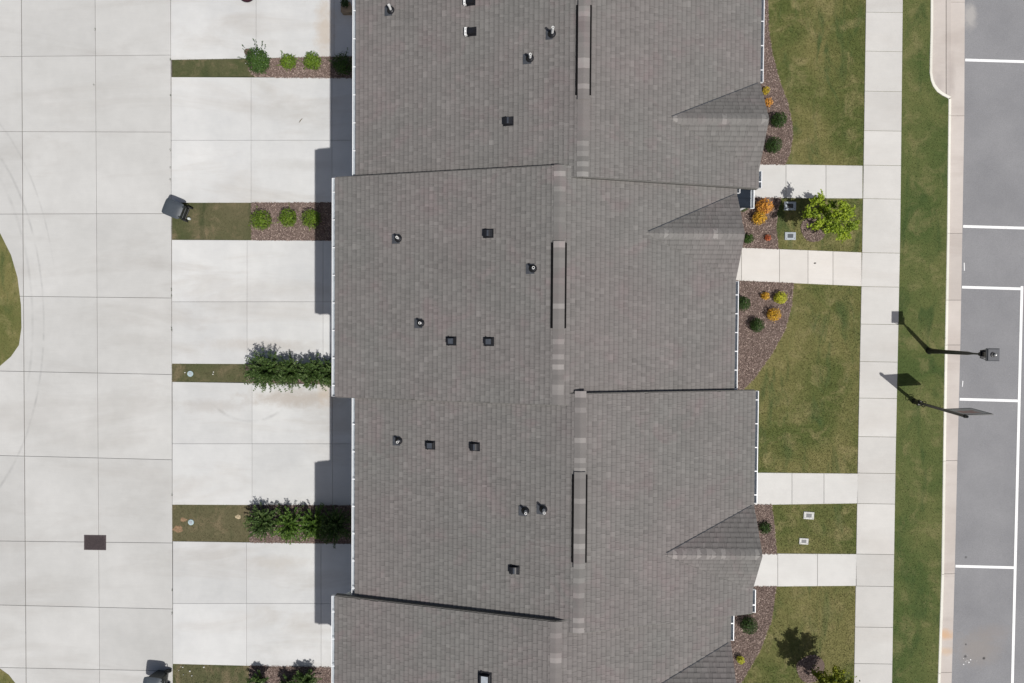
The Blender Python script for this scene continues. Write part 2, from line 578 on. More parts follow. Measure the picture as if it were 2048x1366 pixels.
L = {
    'lime': leaf_mat('lime_green_leaves', (0.055, 0.110, 0.010), (0.17, 0.26, 0.022), (0.25, 0.34, 0.04)),
    'green': leaf_mat('mid_green_leaves', (0.022, 0.050, 0.010), (0.060, 0.120, 0.018), (0.10, 0.17, 0.03)),
    'box': leaf_mat('dark_boxwood_leaves', (0.016, 0.040, 0.010), (0.050, 0.095, 0.018), (0.085, 0.145, 0.03)),
    'spike': leaf_mat('glossy_dark_leaves', (0.022, 0.048, 0.013), (0.072, 0.125, 0.028), (0.16, 0.22, 0.075)),
    'bright': leaf_mat('fresh_green_leaves', (0.028, 0.064, 0.012), (0.098, 0.18, 0.026), (0.18, 0.27, 0.04)),
    'tree': leaf_mat('maple_leaves', (0.11, 0.175, 0.012), (0.32, 0.41, 0.028), (0.46, 0.52, 0.07), 0.25),
    'tree2': leaf_mat('yellowing_tree_leaves', (0.065, 0.105, 0.012), (0.26, 0.28, 0.02), (0.38, 0.36, 0.03), 0.35),
    'gold': leaf_mat('golden_leaves', (0.24, 0.19, 0.015), (0.60, 0.43, 0.04), (0.72, 0.56, 0.07), 0.12),
    'amber': leaf_mat('amber_leaves', (0.30, 0.18, 0.014), (0.74, 0.43, 0.04), (0.76, 0.26, 0.04), 0.12),
    'orange': leaf_mat('orange_leaves', (0.36, 0.16, 0.02), (0.76, 0.36, 0.06), (0.82, 0.28, 0.14), 0.12),
    'rust': leaf_mat('coral_leaves', (0.36, 0.09, 0.03), (0.66, 0.17, 0.07), (0.72, 0.26, 0.10)),
    'yellow': leaf_mat('yellow_green_leaves', (0.23, 0.25, 0.018), (0.54, 0.53, 0.04), (0.70, 0.66, 0.07), 0.12),
}

# ------------------------------------------------------------------ ground
mb = MB()
mb.add([(-400, -400, -0.16), (400, -400, -0.16), (400, 400, -0.16), (-400, 400, -0.16)], [(0, 1, 2, 3)])
tag(mb.build('ground', M['soil']), 'wide grassy ground under the whole place', 'ground', kind='structure')

slab_no = 0


def slab(parent, pix, mat, z1=0.0, th=0.11, gap=0.011, ch=0.006, name='slab'):
    poly = inset(ccw(PP(pix)), gap)
    return MB().prism(poly, z1 - th, z1, ch).build(name, mat, parent)


def base_sheet(name, poly, z, mat, label, cat):
    o = MB().prism(poly, -0.15, z).build(name, mat)
    return tag(o, label, cat, kind='structure')


# alley: columns by x lines, rows by y lines given at x=0 and x=343
rows = [(-190, -190), (-52, -52), (113, 110), (263, 264), (428, 427), (592, 596), (742, 749), (911, 919.5), (1082, 1086), (1210, 1218), (1335, 1342), (1480, 1490)]


def xl(a, b, y):
    return lerp(a, b, y / 1366)


alley = base_sheet('alley', PP([(-380, -230), (342, -230), (346, 1560), (-380, 1560)]), -0.035, M['joint'], 'pale concrete rear alley of large square slabs behind the row of houses', 'alley')
colsx = [(-300, -290), (-120, -110), (42.5, 52), (190, 199), (341, 345.5)]
island = [(-260, 600), (-250, 500), (-190, 430), (-120, 405), (-60, 415), (0, 466), (22, 510), (35, 555), (42, 610), (43, 655), (38, 690), (22, 713), (0, 732), (-50, 762), (-110, 775), (-180, 760), (-235, 700)]
for ci in range(len(colsx) - 1):
    for ri_ in range(len(rows) - 1):
        def yy(r_, x):
            return lerp(rows[r_][0], rows[r_][1], x / 343)
        xa0, xa1 = colsx[ci]
        xb0, xb1 = colsx[ci + 1]
        pts = []
        for (r_, cc) in ((ri_, ci), (ri_, ci + 1), (ri_ + 1, ci + 1), (ri_ + 1, ci)):
            x_ = xl(*colsx[cc], lerp(*rows[r_], 0.5)) + (0.0 if cc != 2 else (0.35 if ci == 2 else -0.35))
            pts.append((x_, yy(r_, x_)))
        wide = 0.007
        slab(alley, pts, M['alley'], gap=wide)
mb = MB().prism(PP(island), -0.12, 0.012)
lawn_isl = tag(mb.build('lawn_island', M['soil']), 'rounded grass island in the concrete alley', 'lawn', kind='structure')
isl2 = [(-120, 1345), (-60, 1328), (0, 1337), (18, 1350), (32, 1368), (40, 1400), (40, 1460), (0, 1500), (-120, 1500)]
mb = MB().prism(PP(isl2), -0.12, 0.012)
lawn_isl2 = tag(mb.build('lawn_island', M['soil']), 'second grass island beyond the drain grate in the alley', 'lawn', kind='structure')

# driveways: (top-left y, top-right y, bottom-left y, bottom-right y, x joints, mid row y, wall pixel x)
drives = [
    (-160, -160, 119.5, 113.5, (512, 668), -40, 'concrete driveway ending at the strip with the tallest single shrub'),
    (154, 155, 405.5, 405.5, (502, 664), 280.5, 'concrete driveway with a dry twig lying on it'),
    (479.5, 481, 727.5, 729, (494, 646), 603.5, 'concrete driveway between the bin strip and the spiky hedge'),
    (763.5, 768.5, 1009.5, 1011, (504, 665), 887.5, 'concrete driveway with a curved tyre scuff'),
    (1082.5, 1087, 1328, 1336, (493, 642), 1207, 'concrete driveway with white splashes beside the lower mulch strip'),
]
DRIVE_LAB = {}
for i, (tl, tr, bl, br, xj, ym, lab) in enumerate(drives):
    xe = 812
    k = (xe - 343) / (664 - 343)

    def yt(x):
        return lerp(tl, tr, (x - 343) / 321)

    def yb(x):
        return lerp(bl, br, (x - 343) / 321)
    root = base_sheet('driveway', PP([(343.5, yt(343)), (xe, yt(xe)), (xe, yb(xe)), (343.5, yb(343))]), -0.035, M['joint'], lab, 'driveway')
    xs = [xl(341, 345.5, (tl + bl) / 2) + 0.5, xj[0], xj[1], xe]
    for a in range(3):
        for b in range(2):
            x0, x1 = xs[a], xs[a + 1]
            if b == 0:
                pts = [(x0, yt(x0)), (x1, yt(x1)), (x1, ym), (x0, ym)]
            else:
                pts = [(x0, ym), (x1, ym), (x1, yb(x1)), (x0, yb(x0))]
            slab(root, pts, M['drive'], gap=0.0045)

# sidewalk
SWY = [-150, -55, 24, 102, 182, 261, 330, 397, 505, 573, 648, 723, 796, 873, 946, 1007, 1108, 1172, 1254, 1327, 1400, 1480]


def swl(y):
    return np.interp(y, [-200, 0, 466, 900, 1366, 1500], [1735, 1732, 1725, 1716, 1708, 1706])


def swr(y):
    return np.interp(y, [-200, 0, 466, 900, 1366, 1500], [1808, 1806, 1801, 1792, 1784.5, 1782])


sw = base_sheet('sidewalk', PP([(swl(-150), -150), (swr(-150), -150), (swr(1480), 1480), (swl(1480), 1480)]), -0.035, M['joint'], 'straight pale concrete sidewalk between the front lawns and the grass verge', 'sidewalk')
for a, b in zip(SWY[:-1], SWY[1:]):
    slab(sw, [(swl(a), a), (swr(a), a + 1.2), (swr(b), b + 1.2), (swl(b), b)], M['sidewalk'], gap=0.006)

# front walks
walks = [
    ((1395, 326), (1725.5, 331), (1725, 397), (1395, 395.5), [1395, 1482, 1572, 1652], 'front walk running past the navy porch roof, joining the sidewalk', 'W1'),
    ((1395, 491.5), (1723.5, 504.5), (1722.5, 572.5), (1395, 558), [1395, 1483, 1559, 1616, 1666], 'pinkish front walk with one dark leaf lying on it', 'W2'),
    ((1395, 944), (1716, 947), (1715, 1007), (1395, 1012), [1395, 1490, 1584, 1648], 'front walk beside the two weathered meter covers and the wide lawn', 'W3'),
    ((1395, 1106), (1713.5, 1108), (1712.5, 1172), (1395, 1174.5), [1395, 1476, 1555.5, 1635], 'front walk meeting the tip of the darker front gable', 'W4'),
]
WALKP = []
for (a, b, c_, d, xs, lab, _) in walks:
    def top(x):
        return lerp(a[1], b[1], (x - a[0]) / (b[0] - a[0]))

    def bot(x):
        return lerp(d[1], c_[1], (x - d[0]) / (c_[0] - d[0]))
    poly = PP([a, b, c_, d])
    WALKP.append(poly)
    root = base_sheet('front_walk', poly, -0.035, M['joint'], lab, 'walkway')
    xs = xs + [b[0]]
    for x0, x1 in zip(xs[:-1], xs[1:]):
        slab(root, [(x0, top(x0)), (x1, top(x1)), (x1, bot(x1)), (x0, bot(x0))], M['walk' if _ == 'W2' else 'walk_n'], gap=0.006)

# kerb, gutter and street
GUT = ([-200, 0, 230, 466, 690, 922, 1149, 1366, 1500], [1936, 1933, 1932, 1928, 1924, 1918, 1912.6, 1906.5, 1903])
KER = ([-200, 200, 466, 700, 900, 1149, 1366, 1500], [1899, 1897, 1894, 1889.6, 1886.3, 1882.7, 1875.5, 1872])


def gx(y):
    return float(np.interp(y, *GUT))


def kx(y):
    return float(np.interp(y, *KER))


ST_Z = -0.10
ys = list(range(-200, 1501, 50))
st_poly = PP([(gx(y), y) for y in ys]) + [(40, P(1903, 1500)[1]), (40, P(1936, -200)[1])]
street = tag(MB().prism(st_poly, -0.15, ST_Z).build('street', M['asphalt']), 'grey asphalt street with white parking lines along the kerb', 'street', kind='structure')


def strip_line(pix, wd, z=ST_Z + 0.004, name='painted_line', mat='paint', parent=street):
    a, b = [Vector(P(*p)) for p in pix]
    d = (b - a).normalized()
    n_ = Vector((-d.y, d.x)) * wd / 2
    return MB().add([(*(a - n_), z), (*(b - n_), z), (*(b + n_), z), (*(a + n_), z)], [(0, 1, 2, 3)]).build(name, M[mat], parent)


for y, xr in ((118, 2140), (452, 2140), (574, 2046), (799, 2043), (1134, 2034)):
    strip_line([(gx(y) + 1.2, y), (xr, y + (xr - 1925) * 0.028)], 0.105)
strip_line([(2047.5, 572), (2025, 1500)], 0.11, ST_Z + 0.0065)

kj = [-200, 2, 230, 466, 600, 690, 922, 1149, 1347, 1500]
kerb = base_sheet('kerb', PP([(kx(y) + 1, y) for y in (200, 466, 700, 900, 1149, 1366, 1500)] + [(gx(y) - 1, y) for y in (1500, 1366, 1149, 922, 690, 466, 230, 200)]), -0.13, M['joint'], 'pale concrete kerb and gutter along the street', 'kerb')
for a, b in zip(kj[:-1], kj[1:]):
    yy_ = sorted({max(a, -200), b} | {y for y in range(-200, 1501, 60) if a < y < b})
    pan = [(gx(y), y) for y in yy_] + [((kx(y) + 6.0), y) for y in reversed(yy_)]
    # gutter pan, dished: lower at the kerb face
    ppan = inset(ccw(PP(pan)), 0.006)
    m_ = MB().prism(ppan, -0.14, ST_Z + 0.012, 0.004)
    m_.build('gutter_pan', M['kerb'], kerb)
    if b <= 2:
        continue
    ya = max(a, 197)
    yk = sorted({ya, b} | {y for y in range(-200, 1501, 60) if ya < y < b})
    top_ = [(kx(y), y) for y in yk] + [(kx(y) + 6.0, y) for y in reversed(yk)]
    if b > 197:
        MB().prism(inset(ccw(PP(top_)), 0.004), -0.14, 0.005, 0.015).build('kerb_stone', M['kerbtop'], kerb)
# kerb bulb at the upper end
outer = [(1862, -200), (1861.5, 0), (1861.3, 60), (1860, 110), (1859.5, 145), (1861.5, 160), (1866, 172), (1874, 183), (1884, 190), (1893, 194.5), (1897.2, 197)]
inner = [(1867, -200), (1866.6, 0), (1866.4, 60), (1865.2, 110), (1864.8, 145), (1866.6, 157.5), (1870.5, 167.5), (1877.5, 177), (1886.5, 184.5), (1895.5, 189.5), (1903.2, 193.5)]
bo = PP(outer)
bi = PP(inner)
for s, e in ((0, 4), (4, 10)):
    MB().prism(bo[s:e + 1] + list(reversed(bi[s:e + 1])), -0.14, 0.006, 0.012).build('kerb_stone', M['kerbtop'], kerb)
ap = PP(inner + [(1903, 203), (1903, 0), (1903, -200)])
MB().prism(inset(ccw(PP([(1894.2, -200), (1894.2, 158), (1894.4, 188), (1904, 194), (1904, 0), (1904, -200)])), 0.004), -0.14, -0.052, 0.006).build('apron_slab', M['kerb'], kerb)
MB().prism(inset(ccw(PP(inner[:-2] + [(1890.5, 186.5), (1893.6, 188), (1893.6, 158), (1893.6, -200)])), 0.004), -0.14, -0.048, 0.006).build('apron_slab', M['kerb'], kerb)

# lawns and beds
FW = P(1385, 683)[0]
right_poly = PP([(1390, -180), (1861, -180), (1861, 150), (1864, 170), (1878, 188), (1897, 198)] + [(kx(y) + 0.5, y) for y in (260, 466, 700, 900, 1149, 1366, 1490)] + [(1390, 1490)])
lawn = tag(MB().prism(right_poly, -0.14, -0.022).build('lawn', M['soil']), 'patchy olive green front lawn reaching from the houses to the kerb', 'lawn', kind='structure')

beds = {
    'b1': ([(1395, -170), (1536, -170), (1536, 0), (1537, 60), (1545, 110), (1560, 165), (1575, 205), (1584, 245), (1585, 275), (1579, 308), (1570, 329), (1395, 327)], 'mulch bed with two clipped round shrubs beside the roof tip'),
    'b2': ([(1395, 395), (1562, 396), (1554, 425), (1552, 455), (1556, 497.5), (1395, 491)], 'mulch bed with orange shrubs under the small navy porch roof'),
    'b3': ([(1395, 558), (1587, 567), (1583, 610), (1570, 660), (1545, 705), (1510, 755), (1481, 784), (1395, 800)], 'mulch bed with golden shrubs tapering along the white gutter'),
    'b4': ([(1395, 1011), (1543, 1009), (1548, 1050), (1553, 1108), (1395, 1107)], 'narrow mulch bed between two front walks beside the dark gable'),
    'b5': ([(1395, 1174), (1552, 1173), (1543, 1240), (1520, 1300), (1487, 1358), (1430, 1440), (1395, 1480)], 'mulch bed holding one round shrub and a small yellow one'),
    's1': ([(500, 118), (664, 113), (815, 112), (815, 156), (664, 156), (560, 155), (508, 152.5), (497, 140)], 'mulch strip with three lime shrubs and a shaded one'),
    's2': ([(503, 405.5), (815, 405.5), (815, 481), (504, 480)], 'mulch strip with three round shrubs behind the grey bin'),
    's3': ([(492, 728), (815, 729), (815, 769), (494, 765.5)], 'mulch strip hidden under the spiky hedge row'),
    's4': ([(502, 1010), (815, 1011.5), (815, 1088), (500, 1084.5)], 'mulch strip under the leafy row half in shade'),
    's5': ([(500, 1331), (815, 1338), (815, 1400), (500, 1400)], 'mulch strip with dark shrubs by the lowest driveway'),
}
strips = [
    ([(344, 119.5), (500, 117.5), (498, 140), (506, 152.5), (344, 154)], 'short grass strip between driveways beside the tallest single shrub'),
    ([(344, 405.5), (503, 405.5), (504, 480), (344, 479.5)], 'dry brown grass strip beneath the grey wheeled bin'),
    ([(344, 727.5), (493, 728), (494, 765), (344, 763.5)], 'grass strip with one round cap ending at the spiky hedge'),
    ([(344, 1009.5), (502, 1010), (500, 1084.3), (344, 1082.5)], 'grass strip with bare orange soil patches and a round cap'),
    ([(344, 1328), (500, 1331), (500, 1400), (344, 1400)], 'grass strip sprinkled with white stones'),
]
STRIPP = []
for pix, lab in strips:
    poly = PP(pix)
    STRIPP.append(poly)
    tag(MB().prism(poly, -0.14, -0.02).build('lawn', M['soil_d']), lab, 'lawn', kind='structure')

rings = [(P(1629, 457), 0.52, 'round mulch ring around the young tree by the meter covers'), (P(1622, 1338), 0.56, 'round mulch ring around the yellowing tree by the lowest bed')]


def circ(c, r_, n=26):
    return [(c[0] + r_ * (1 + 0.06 * math.sin(3 * a + c[0])) * math.cos(a), c[1] + r_ * (1 + 0.06 * math.sin(2 * a)) * math.sin(a)) for a in [2 * math.pi * i / n for i in range(n)]]


BEDP = []
bed_roots = []
for k, (pix, lab) in beds.items():
    poly = PP(pix)
    BEDP.append(poly)
    bed_roots.append((tag(MB().prism(poly, -0.14, -0.010 if k[0] == 'b' else -0.008).build('mulch_bed', M['mulch']), lab, 'mulch bed', kind='structure'), poly))
for c_, r_, lab in rings:
    poly = circ(c_, r_)
    BEDP.append(poly)
    bed_roots.append((tag(MB().prism(poly, -0.14, -0.006).build('mulch_bed', M['mulch']), lab, 'mulch bed', kind='structure'), poly))


def fast_mesh(name, V, faces_per, nper, tints, mat, parent=None, delta=None):
    """V: (k*nper,3) array, faces_per: list of index tuples per element"""
    k = len(V) // nper
    fl = [len(f) for f in faces_per]
    base = np.concatenate([np.array(f) for f in faces_per])
    idx = (base[None, :] + (np.arange(k) * nper)[:, None]).ravel()
    tot = np.tile(np.array(fl), k)
    start = np.concatenate([[0], np.cumsum(tot)[:-1]])
    me = bpy.data.meshes.new(name)
    me.vertices.add(len(V))
    me.vertices.foreach_set('co', np.asarray(V, np.float32).ravel())
    me.loops.add(len(idx))
    me.loops.foreach_set('vertex_index', idx.astype(np.int32))
    me.polygons.add(len(tot))
    me.polygons.foreach_set('loop_start', start.astype(np.int32))
    me.polygons.foreach_set('loop_total', tot.astype(np.int32))
    me.polygons.foreach_set('use_smooth', np.zeros(len(tot), bool))
    me.materials.append(mat)
    at = me.attributes.new('tint', 'FLOAT', 'FACE')
    at.data.foreach_set('value', np.repeat(np.asarray(tints, np.float32), len(fl)) + (0 if delta is None else np.tile(np.asarray(delta, np.float32), k)))
    me.update(calc_edges=True)
    me.validate()
    return link(name, me, parent)


def scatter(poly, dens, excl=()):
    p = np.array(poly)
    x0, y0 = p.min(0)
    x1, y1 = p.max(0)
    n_ = int((x1 - x0) * (y1 - y0) * dens)
    X = rng.uniform(x0, x1, n_)
    Y = rng.uniform(y0, y1, n_)
    ok = inside(poly, X, Y)
    for e in excl:
        ok &= ~inside(e, X, Y)
    return X[ok], Y[ok]


def blades(name, poly, dens, mat, excl=(), z=-0.03, h=(0.02, 0.055), wd=0.012, label=None, parent=None):
    X, Y = scatter(poly, dens, excl)
    k = len(X)
    a = rng.uniform(0, 2 * math.pi, k)
    hh = rng.uniform(*h, k)
    lean = rng.uniform(0.2, 1.3, k) * hh
    b = rng.uniform(0, 2 * math.pi, k)
    V = np.zeros((k, 3, 3))
    ww = wd * rng.uniform(0.5, 1.2, k)
    V[:, 0] = np.stack([X - np.cos(a) * ww, Y - np.sin(a) * ww, np.full(k, z)], 1)
    V[:, 1] = np.stack([X + np.cos(a) * ww, Y + np.sin(a) * ww, np.full(k, z)], 1)
    V[:, 2] = np.stack([X + np.cos(b) * lean, Y + np.sin(b) * lean, z + hh], 1)
    o = fast_mesh(name, V.reshape(-1, 3), [(0, 1, 2)], 3, rng.uniform(0, 1, k), mat, parent)
    return tag(o, label, 'grass', kind='stuff')


SWP = PP([(swl(y), y) for y in (-150, 466, 900, 1366, 1480)] + [(swr(y), y) for y in (1480, 1366, 900, 466, -150)])
lim = [(9.4, -15.2), (15.45, -15.2), (15.45, 14.2), (9.4, 14.2)]
lawn_in = [(9.0, -15.2), (13.95, -15.2), (13.95, 14.2), (9.0, 14.2)]
verge = PP([(swr(-60) - 1, -60), (1861, -60), (1861, 150), (1864, 170), (1878, 188), (1897, 198)] + [(kx(y), y) for y in (260, 466, 700, 900, 1149, 1366, 1440)] + [(swr(1440) - 1, 1440)])
WALKI = [inset(ccw(p), 0.03) for p in WALKP]
blades('grass', lawn_in, 1400, M['grass'], WALKI + BEDP + [inset(ccw(SWP), 0.025)], label='short olive green blades of the front lawns')
verge_o = tag(MB().prism(inset(ccw(verge), -0.005), -0.13, -0.012).build('grass_verge', M['soil_g']), 'green grass verge between the sidewalk and the kerb', 'grass verge', kind='structure')
blades('grass', verge, 1400, M['grass_g'], [inset(ccw(SWP), 0.025)], label='greener short grass of the verge between sidewalk and kerb')
gl = ['thin grass of the strip by the tallest single shrub', 'thin brown grass of the strip under the bin', 'thin grass of the strip ending at the spiky hedge', 'thin grass of the strip with bare soil', 'thin grass of the strip with white stones']
for p, lb in zip(STRIPP, gl):
    blades('grass', inset(ccw(p), -0.01), 1000, M['grass_d'], BEDP, label=lb)
blades('grass', inset(ccw(PP(island)), 0.02), 900, M['grass'], label='short grass on the rounded alley island', z=0.0)
blades('grass', inset(ccw(PP(isl2)), 0.02), 900, M['grass'], label='short grass on the second alley island', z=0.0)
edge_n = 0
for root, poly in bed_roots:
    X, Y = scatter(inset(ccw(poly), -0.02), 1700)
    keep = (X < 12.4) & (X > -12)
    X, Y = X[keep], Y[keep]
    k = len(X)
    ln = rng.uniform(0.010, 0.034, k)
    wd = rng.uniform(0.004, 0.011, k)
    a = rng.uniform(0, 2 * math.pi, k)
    tl_ = rng.uniform(-0.45, 0.45, k)
    z = rng.uniform(-0.006, 0.022, k)
    ux, uy = np.cos(a), np.sin(a)
    V = np.zeros((k, 6, 3))
    for i, (s, t, zz) in enumerate(((-1, -1, 0), (1, -1, 0), (1, 1, 0), (-1, 1, 0), (1, 0, -1), (-1, 0, -1))):
        V[:, i, 0] = X + s * ux * ln - t * uy * wd
        V[:, i, 1] = Y + s * uy * ln + t * ux * wd
        V[:, i, 2] = z + s * np.sin(tl_) * ln + zz * 0.008
    o = fast_mesh('mulch_chips', V.reshape(-1, 3), [(0, 1, 2, 3), (0, 5, 4, 1), (2, 4, 5, 3), (1, 4, 2), (3, 5, 0)], 6, rng.uniform(0, 1, k) ** 1.3, M['chips'], root)
    o['kind'] = 'stuff'

# ------------------------------------------------------------------ town houses
ZR = 8.73
MS = 0.264
TH = math.atan(MS)
HW = 1.27
ZG = 8.09
EXPO = 0.142
WBINS = (0.06, 0.08, 0.11, 0.14, 0.18)


class Frame:
    def __init__(self, o, u, n):
        self.o, self.u, self.n = Vector(o), Vector(u).normalized(), Vector(n).normalized()
        self.v = self.n.cross(self.u)

    def pt(self, s, t, h):
        return self.o + self.u * s + self.v * t + self.n * h

    def mat(self, s, t, h=0.0):
        m = Matrix((self.u, self.v, self.n)).transposed().to_4x4()
        m.translation = self.pt(s, t, h)
        return m


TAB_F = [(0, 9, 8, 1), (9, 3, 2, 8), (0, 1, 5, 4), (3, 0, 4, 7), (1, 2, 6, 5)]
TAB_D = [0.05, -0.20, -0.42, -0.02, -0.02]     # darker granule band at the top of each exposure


def tab_pts(w_, th):
    s1 = EXPO + 0.028
    sm = EXPO * 0.66
    hm = lerp(th, 0.0035, sm / s1)
    return [(0, 0, th), (0, w_, th), (s1, w_, 0.0035), (s1, 0, 0.0035), (0, 0, -0.004), (0, w_, -0.004), (s1, w_, -0.006), (s1, 0, -0.006), (sm, w_, hm), (sm, 0, hm)]


TABS = {}
for w_ in WBINS:
    for th in (0.009, 0.015):
        m_ = MB()
        m_.add(tab_pts(w_ - 0.003, th), TAB_F)
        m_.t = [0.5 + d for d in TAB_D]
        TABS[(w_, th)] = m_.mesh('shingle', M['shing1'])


def cap_mesh(name, hw, slope, ln, mat):
    """one folded ridge shingle running along local +y"""
    m_ = MB()
    th = 0.010
    pr = [(hw * f, -hw * slope * (0.10 + 0.90 * math.sqrt(f * f + 0.012))) for f in (-1.0, -0.5, -0.2, -0.07, 0.07, 0.2, 0.5, 1.0)]
    k = len(pr)
    vs = []
    for y, up in ((0, 0.0055), (ln, 0.0)):
        for dz in (0, -th):
            vs += [(x, y, z + up + dz) for x, z in pr]
    fs = []
    for i in range(k - 1):
        fs.append((i, i + 1, 2 * k + i + 1, 2 * k + i))
        fs.append((i + 1, i, k + i, k + i + 1))
        fs.append((2 * k + i, 2 * k + i + 1, 3 * k + i + 1, 3 * k + i))
    fs.append((0, 2 * k, 3 * k, k))
    fs.append((k - 1, 2 * k - 1, 4 * k - 1, 3 * k - 1))
    return m_.add(vs, fs).mesh(name, mat)


CAP = cap_mesh('ridge_cap', 0.158, MS, 0.175, M['shing1'])
CAPG = cap_mesh('ridge_cap', 0.150, (ZG - 7.31) / HW, 0.175, M['shing1'])


def set_world(o, mw):
    o.matrix_basis = mw


def house(label, xe, xr, xf, ya, yb, yg, vent_y, seed):
    """xe rear eave, xr ridge, xf front eave; party lines ya (south) < yb (north); yg centre of the front gable"""
    rr = random.Random(seed)
    loc = Vector(((xe + xf) / 2, (ya + yb) / 2, 0))
    H_ = thing('townhouse', label, 'house', loc, group='attached houses in one row')
    inv = Matrix.Translation(-loc)

    def own(o):
        o.parent = H_
        o.matrix_parent_inverse = inv
        return o
    zE = ZR - MS * (xr - xe)
    zF = ZR - MS * (xf - xr)
    OV = 0.15
    y0, y1 = ya - OV, yb + OV
    mg = (ZG - zF) / HW
    xg0 = xr + (ZR - ZG) / MS

    def zmain(x):
        return ZR - MS * abs(x - xr)

    def zgab(y):
        return ZG - mg * abs(y - yg)

    # deck
    d = MB()
    T_, B_ = 0.012, 0.13
    for (xa, za, xb, zb) in ((xe, zE, xr, ZR), (xr, ZR, xf, zF)):
        vs = []
        for y in (y0, y1):
            vs += [(xa, y, za - T_), (xb, y, zb - T_), (xb, y, zb - B_), (xa, y, za - B_)]
        d.add(vs, [(0, 1, 2, 3), (7, 6, 5, 4), (0, 4, 5, 1), (3, 2, 6, 7), (0, 3, 7, 4), (1, 5, 6, 2)])
    for sg in (1, -1):
        ye = yg + sg * HW
        vs = [(xg0 - 0.15, yg, ZG - T_), (xf - 0.02, yg, ZG - T_), (xf - 0.02, ye, zF - T_), (xf - 0.25, ye, zF - T_)]
        vs += [(x, y, z - 0.1) for x, y, z in vs]
        fs = [(0, 1, 2, 3), (1, 5, 6, 2), (2, 6, 7, 3), (4, 5, 1, 0), (7, 6, 5, 4)]
        d.add(vs, fs if sg < 0 else [tuple(reversed(f)) for f in fs])
    roof = own(d.build('roof', M['deck']))

    # shingles
    c, s = math.cos(TH), math.sin(TH)
    ph = math.atan(mg)
    cg, sg_ = math.cos(ph), math.sin(ph)
    frames = [
        ('main', Frame((xe - 0.02, y0, zE - 0.02 * MS), (c, 0, s), (-s, 0, c)), (xr - xe + 0.02) / c, y1 - y0),
        ('main', Frame((xf + 0.02, y1, zF - 0.02 * MS), (-c, 0, s), (s, 0, c)), (xf - xr + 0.02) / c, y1 - y0),
        ('gab', Frame((xg0 - 0.3, yg + HW, zF), (0, -cg, sg_), (0, sg_, cg)), HW / cg, xf + 0.02 - xg0 + 0.3),
        ('gab', Frame((xf + 0.02, yg - HW, zF), (0, cg, sg_), (0, -sg_, cg)), HW / cg, xf + 0.02 - xg0 + 0.3),
    ]
    tabs = []
    for kind, fr, Ls, W in frames:
        n_ = int(Ls / EXPO)
        for i in range(n_ + 1):
            s0 = i * EXPO
            if s0 + EXPO + 0.02 > Ls:
                if Ls - s0 < 0.05:
                    continue
                s0 = Ls - EXPO - 0.028
            t = -rr.uniform(0, 0.2)
            thick = rr.random() < 0.5
            while t < W - 0.01:
                w_ = rr.choice(WBINS[1:] if thick else WBINS[:4])
                t0, t1 = max(t, 0.0), min(t + w_, W)
                if t1 - t0 > 0.02:
                    mid = fr.pt(s0 + EXPO / 2, (t0 + t1) / 2, 0)
                    ok = True
                    if kind == 'main' and mid.x > xg0 and abs(mid.y - yg) < HW:
                        ok = zgab(mid.y) - zmain(mid.x) < 0.05
                    if kind == 'gab':
                        ok = zmain(mid.x) - zgab(mid.y) < 0.045
                    if ok:
                        ti = min(1, max(0, rr.gauss(0.51 if thick else 0.44, 0.055)))
                        if rr.random() < 0.06:
                            ti += 0.14
                        full = (t0 == t and t1 == t + w_)
                        tabs.append((fr, s0, t0, t1 - t0, 0.015 if thick else 0.009, ti, mid, full, Ls - s0, kind, w_))
                t += w_
                thick = (not thick) if rr.random() < 0.85 else thick
    cand = [k for k, a in enumerate(tabs) if a[7] and a[8] > 0.33 and a[9] == 'main' and a[6].y > -13.6 and a[6].y < 12.2]
    cand.sort(key=lambda k: -tabs[k][6].z)
    single = set(cand[:280])
    V, T = [], []
    for k, (fr, s0, t0, w_, th, ti, mid, full, _, kd, wb) in enumerate(tabs):
        if k in single:
            o = link('shingle', TABS[(wb, th)], roof)
            set_world(o, fr.mat(s0, t0))
            o.color = (ti, ti, ti, 1)
        else:
            for (a, b, h) in tab_pts(w_ - 0.003, th):
                V.append(fr.pt(s0 + a, t0 + b, h))
            T.append(ti)
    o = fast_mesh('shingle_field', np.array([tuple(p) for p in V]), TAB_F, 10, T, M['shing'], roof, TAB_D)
    o['kind'] = 'stuff'

    # ridge caps, some of them on the ridge vent
    va, vb = vent_y
    y = y0
    while y < y1 - 0.05:
        up = 0.066 if va < y + 0.07 < vb else 0.016
        o = link('ridge_cap', CAP, roof)
        o.location = (xr, y, ZR + up)
        t = max(0.2, rr.gauss(0.52, 0.06))
        if rr.random() < 0.17:
            t = rr.uniform(0.85, 1.35)
        o.color = (t, t, t, 1)
        y += 0.138
    x = xg0 - 0.12
    while x < xf - 0.165:
        o = link('ridge_cap', CAPG, roof)
        o.matrix_basis = Matrix.Translation((x, yg, ZG + 0.016)) @ Matrix.Rotation(-math.pi / 2, 4, 'Z')
        t = max(0.2, rr.gauss(0.52, 0.06))
        t += 0.16
        if rr.random() < 0.2:
            t = rr.uniform(1.0, 1.4)
        o.color = (t, t, t, 1)
        x += 0.138
    m_ = MB()
    for sg2 in (1, -1):
        a = [(0, 0.050), (0.205, 0.052 - 0.205 * MS), (0.213, 0.008 - 0.213 * MS), (0, 0.004)]
        vs = [(xr + sg2 * px, yy_, ZR + z) for yy_ in (va + 0.09, vb - 0.04) for px, z in a]
        fs = [(0, 1, 2, 3), (7, 6, 5, 4), (0, 4, 5, 1), (1, 5, 6, 2), (2, 6, 7, 3)]
        m_.add(vs, fs if sg2 < 0 else [tuple(reversed(f)) for f in fs])
    own(m_.build('ridge_vent', M['ridgevent']))

    # walls
    wr, wf = xe + 0.42, xf - 0.42
